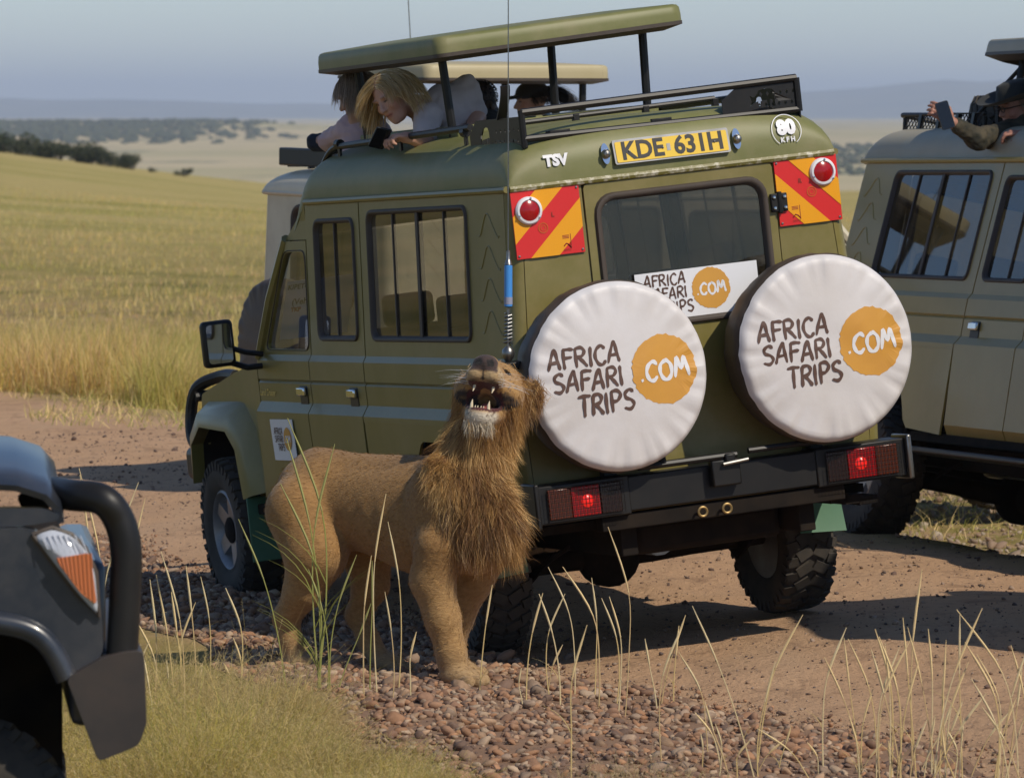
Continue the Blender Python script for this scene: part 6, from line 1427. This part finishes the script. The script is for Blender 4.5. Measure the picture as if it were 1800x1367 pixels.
# shrubs on the brow of the rise: trunk, limbs and a crown of leaf clumps
def shrub(px, py, Y, h, wd, label, seed, dens=1.0):
    r = np.random.default_rng(seed); p = at(px, py, Y); z = Tz1(p[0], p[1]); root = empty('shrub', label, 'shrub', Matrix.Translation((p[0], p[1], z - .1)), 'shrubs on the brow of the grassy rise')
    g = G(); lobes = []
    for k in range(5 + int(4 * r.random())):
        a = r.uniform(0, 6.28); q = r.uniform(.1, .42); e = Vector((wd * q * math.cos(a) * 1.3, wd * q * math.sin(a), h * r.uniform(.22, .68))); lobes.append((e, r.uniform(.24, .38) * h)); g.tube([(r.normal() * .05, r.normal() * .05, 0), e * .5 + Vector((0, 0, -.1 * h)), e], [.05 * h * .6, .04 * h * .5, .012 * h], 5)
    g.build('trunk', M['bark'], root)
    n = int(1500 * dens); k = r.integers(0, len(lobes), n); dv = r.normal(size=(n, 3)); dv /= np.linalg.norm(dv, axis=1, keepdims=True); rad = np.array([l[1] for l in lobes])[k] * r.uniform(.45, 1.0, n) ** .6
    P = np.array([l[0][:] for l in lobes])[k] + dv * rad[:, None] * np.array([1.15, 1.15, .85]); P[:, 2] = np.maximum(P[:, 2], .05 * h); s = r.uniform(.04, .1, n) * h * .62; t1 = r.normal(size=(n, 3)); t1 /= np.linalg.norm(t1, axis=1, keepdims=True); t2 = np.cross(t1, dv); t2 /= np.linalg.norm(t2, axis=1, keepdims=True) + 1e-9
    V = np.stack([P + t1 * s[:, None], P + t2 * s[:, None] * .6, P - t1 * s[:, None], P - t2 * s[:, None] * .6], 1).reshape(-1, 3); Q = np.arange(4 * n).reshape(-1, 4); c = np.array([(.035, .05, .018), (.055, .07, .025), (.075, .08, .032)])[r.integers(0, 3, n)] * r.uniform(.8, 1.2, (n, 1))
    link('crown', fast_mesh('crown', V, Q, False, percol(c, 4)), M['blade'], root)
M['bark'] = mat('bark', (.07, .05, .035), .9)
row = [(-60, 255, 62, 60), (-20, 258, 58, 55), (12, 262, 62, 56), (45, 268, 52, 60), (78, 272, 56, 55), (105, 276, 50, 50), (135, 283, 60, 52), (160, 285, 42, 44), (185, 289, 40, 42), (212, 293, 36, 40), (234, 296, 38, 32)]
desc = ['broad dark shrub at the thick end of the row', 'dark rounded shrub within the row', 'tall dark shrub standing above the row', 'small shrub near the thin end of the row']
for i, (px, py, hp, wp) in enumerate(row):
    lab = 'dark green shrub in the dense row on the brow of the grassy rise' if i < 9 else 'smaller dark shrub at the tapering end of the row on the rise'
    shrub(px, py, 430, hp * .9 / 1e4 * 430, wp / 1e4 * 430 * 1.15, lab, 100 + i)
shrub(268, 302, 430, .62, .5, 'tiny shrub standing alone between the row and the lone round bush', 121, .6)
shrub(320, 308, 430, 20 / 1e4 * 430, 34 / 1e4 * 430, 'lone round bush standing apart on the grassy rise', 122)
# far-off bush country on the ridges, one mass
n = 9000; aa = np.concatenate([rng.uniform(-.12, -.038, 7000), rng.uniform(.035, .12, 2000)]); rr = np.concatenate([rng.uniform(3250, 4150, 7000), rng.uniform(2300, 3300, 2000)]); kp = rng.uniform(-1, 1, n) < hash_noise(aa * 900, rr * .012, 1.) + .45 - 1.6 * sstep(-.062, -.036, aa) * (aa < 0) - 1.3 * sstep(3550, 3250, rr) * (aa < 0); aa, rr = aa[kp], rr[kp]; n = len(aa)
x, y = aa * rr, rr; z = Tz(x, y); V0, F0 = ico(1); s = rng.uniform(.7, 2.0, n); P = V0[None] * s[:, None, None] * np.array([1.5, 1.5, .75]) * (1 + .25 * rng.normal(size=(n, len(V0), 1))) + np.stack([x, y, z + s * .4], 1)[:, None]
tag(link('bush_country', fast_mesh('bush_country', P.reshape(-1, 3), (F0[None] + (np.arange(n) * len(V0))[:, None, None]).reshape(-1, 3)), mat('far bush', (.05, .062, .028), .95, col2=(.08, .085, .04), scale=.05)), 'far-off bush country on the distant ridges', 'bush', kind='stuff')
# ------------------------------------------------------------------ blue-black vehicle in the foreground, seen from its right side
DY = 16.3
def dp(px, py, dy=0.0): p = at(px, py, DY); return (p[0], DY + dy, p[2])
V4 = empty('dark_vehicle', 'blue-black four-wheel drive with steel bull bar at the edge of the feathery grass', 'vehicle', Matrix.Translation((0, 0, 0)))
def slab(name, pts, d0, d1, mt, parent=V4, r=.02, bevel=.02, n=3):
    g = G(); P = [at(a, b, DY) for a, b in pts]; o = rpoly([(p[0], p[2]) for p in P], r, n); g.poly(o, (), lambda a, b: (a, DY + d0, b), (0, d1 - d0, 0)); return g.build(name, mt, parent, smooth=40, bevel=bevel, seg=3)
# bonnet: crowned skin
g = G(); P = []
for px, pz in ((-1300, 800), (-900, 812), (-400, 826), (-100, 838), (30, 846), (80, 862), (104, 888), (108, 908)):
    e = at(px, pz, DY); P.append([(e[0], DY + .04 + 1.7 * k, e[2] + .07 * math.sin(math.pi * k) - .02 * (k == 0)) for k in (0, .03, .1, .25, .5, .75, .9, .97, 1)])
g.grid(P); g.build('bonnet', M['navy'], V4, smooth=50, solid=.02)
slab('bonnet_edge', [(-1300, 870), (-400, 885), (0, 893), (80, 893), (106, 905), (104, 914), (60, 922), (0, 926), (-400, 930), (-1300, 930)], .03, .12, M['navy'], bevel=.012)
fen = [(-1300, 932), (-400, 932), (40, 926), (66, 930), (120, 1005), (172, 1072), (180, 1090), (182, 1150), (150, 1178), (112, 1187), (92, 1140), (58, 1108), (0, 1092), (-80, 1088), (-150, 1105), (-215, 1170), (-250, 1300), (-262, 1440), (-330, 1470), (-1300, 1470)]
slab('fender', fen, .0, .10, M['navy'], r=.03, bevel=.018)
arc = [(-262, 1430), (-250, 1300), (-215, 1170), (-150, 1105), (-80, 1088), (0, 1092), (58, 1108), (92, 1140), (118, 1190)]
g = G(); g.tube(bez([dp(a, b, -.005) for a, b in arc], 5), .034, 10); g.build('arch_flare', M['navy'], V4, smooth=60)
g = G(); g.grid([[dp(a, b, .02) for a, b in arc], [dp(a, b, .55) for a, b in arc]]); g.poly([dp(a, b)[::2] for a, b in arc], (), lambda a, b: (a, DY + .55, b)); g.build('wheel_housing', M['blackflat'], V4, solid=.01)
hl = [(58, 938), (92, 926), (126, 938), (150, 962), (168, 1004), (174, 1082), (140, 1046), (98, 992)]
g = G(); P0 = [at(a, b, DY) for a, b in hl]; cx_ = sum(p[0] for p in P0) / len(P0); cz_ = sum(p[2] for p in P0) / len(P0); o_ = rpoly([(p[0], p[2]) for p in P0], .03, 3); n_ = len(o_)
rows = [[(cx_ + (a - cx_) * f, DY + dy, cz_ + (b - cz_) * f) for a, b in o_ + o_[:1]] for f, dy in ((1.04, .0), (1.03, -.012), (.97, -.018), (.85, -.03), (.5, -.042), (0, -.046))]; g.grid(rows); hlo = g.build('headlight', M['lens'], V4, smooth=60)
am = [(96, 978), (158, 968), (170, 1060), (142, 1040)]; g = G(); q = rpoly([(at(a, b, DY)[0], at(a, b, DY)[2]) for a, b in am], .015, 3); g.poly(q, (), lambda a, b: (a, DY - .05, b), (0, .03, 0)); g.build('indicator', M['amber'], hlo, smooth=60, bevel=.008)
for k in range(9):
    a0 = at(100 + k * 7.4, 976 - k * .9, DY); b0 = at(106 + k * 7.2, 990 + k * 8.2, DY); g = G(); g.tube([(a0[0], DY - .051, a0[2]), (b0[0], DY - .051, b0[2])], .0022, 5); g.build('lens_rib', M['amber'], hlo)
for k in range(8):
    a0 = at(74 + k * 9.5, 940 - 3 * math.sin(k * .4), DY); b0 = at(84 + k * 10, 962 + k * 1.5, DY); g = G(); g.tube([(a0[0], DY - .034, a0[2]), (b0[0], DY - .042, b0[2])], .0022, 5); g.build('lens_rib', M['lens'], hlo)
g = G(); g.tube([dp(a, b, -.01) for a, b in hl + hl[:1]], .009, 6); g.build('headlight_seal', M['brownvinyl'], hlo)
bmp = [(116, 1188), (178, 1152), (214, 1142), (252, 1140), (257, 1268), (243, 1306), (172, 1334)]
slab('bumper', bmp, -.05, 1.75, M['blackworn'] if 'blackworn' in M else M['black'], r=.018, bevel=.02)
path = [(60, 905), (85, 882), (130, 874), (180, 878), (210, 915), (222, 970), (220, 1050), (215, 1150)]
for dy in (.02,): g = G(); g.tube(bez([(lambda p: (p[0], p[1] + (.42 if i < 2 and dy < 1 else (.1 if i == 2 and dy < 1 else 0)), p[2]))(dp(a, b, dy)) for i, (a, b) in enumerate(path)], 6), .046, 14); g.build('bull_bar', M['black'], V4, smooth=60)
for (wx, dy) in ((-95, .16), (-95, 1.55)): p = at(wx, 1500, DY); h_ = wheel(V4, .2, 0, 0); h_.location = (p[0], DY + dy, Tz1(p[0], DY + dy) + .38); h_.rotation_euler = (0, random.uniform(0, 6), -math.pi / 2 if dy < 1 else math.pi / 2)
for dy0, dy1, z0, z1 in ((.06, 1.70, .55, 1.0),): p0 = at(-1300, 1300, DY); p1 = at(150, 1300, DY); g = G(); g.bb(p0[0], p1[0] - .05, DY + .58, DY + 1.2, .4, 1.25); g.build('engine_bay', M['blackflat'], V4)
g = G(); g.bb(at(120, 0, DY)[0], at(185, 0, DY)[0], DY + .1, DY + 1.62, .72, 1.2); g.build('grille_panel', M['navy'], V4, bevel=.03)
# cab behind the bonnet, outside the picture on the left
x1, x0 = at(-1250, 0, DY)[0], at(-1250, 0, DY)[0] - 1.9
g = G(); g.grid([[(x1 + .55, DY + .1, 1.42), (x1 + .1, DY + .18, 1.95), (x0, DY + .2, 1.98), (x0 - .1, DY + .05, 1.35)], [(x1 + .55, DY + 1.66, 1.42), (x1 + .1, DY + 1.6, 1.95), (x0, DY + 1.58, 1.98), (x0 - .1, DY + 1.72, 1.35)]]); g.build('cab_roof', M['navy'], V4, solid=.03)
g = G(); g.bb(x0, x1 + .5, DY + .0, DY + .08, .45, 1.32); g.build('door', M['navy'], V4, bevel=.02)
g = G(); g.add([(x0, DY + .1, 1.33), (x1 + .45, DY + .1, 1.33), (x1 + .05, DY + .18, 1.92), (x0, DY + .19, 1.95)], [(0, 1, 2, 3)]); g.build('window', M['glass'], V4, smooth=0)
pv_ = Vector(dp(256, 1140)); V4.matrix_world = Matrix.Translation(pv_) @ Matrix.Rotation(math.radians(6), 4, 'Z') @ Matrix.Translation(-pv_)
M['navy'].node_tree.nodes['Principled BSDF'].inputs['Coat Weight'].default_value = .25

# ------------------------------------------------------------------ the air
hz = bpy.data.materials.new('haze'); hz.use_nodes = True; t = hz.node_tree; t.nodes.remove(t.nodes['Principled BSDF']); pv = t.nodes.new('ShaderNodeVolumePrincipled'); pv.inputs['Color'].default_value = (.57, .68, .91, 1); pv.inputs['Density'].default_value = HAZE; pv.inputs['Anisotropy'].default_value = .0
t.links.new(pv.outputs[0], t.nodes['Material Output'].inputs['Volume'])
g = G(); g.bb(-32000, 32000, -32000, 32000, -60, 190); hb = g.build('haze', hz, smooth=0); tag(hb, 'thin blue haze over the plain', 'haze', kind='stuff')
print('objects', len(bpy.data.objects))
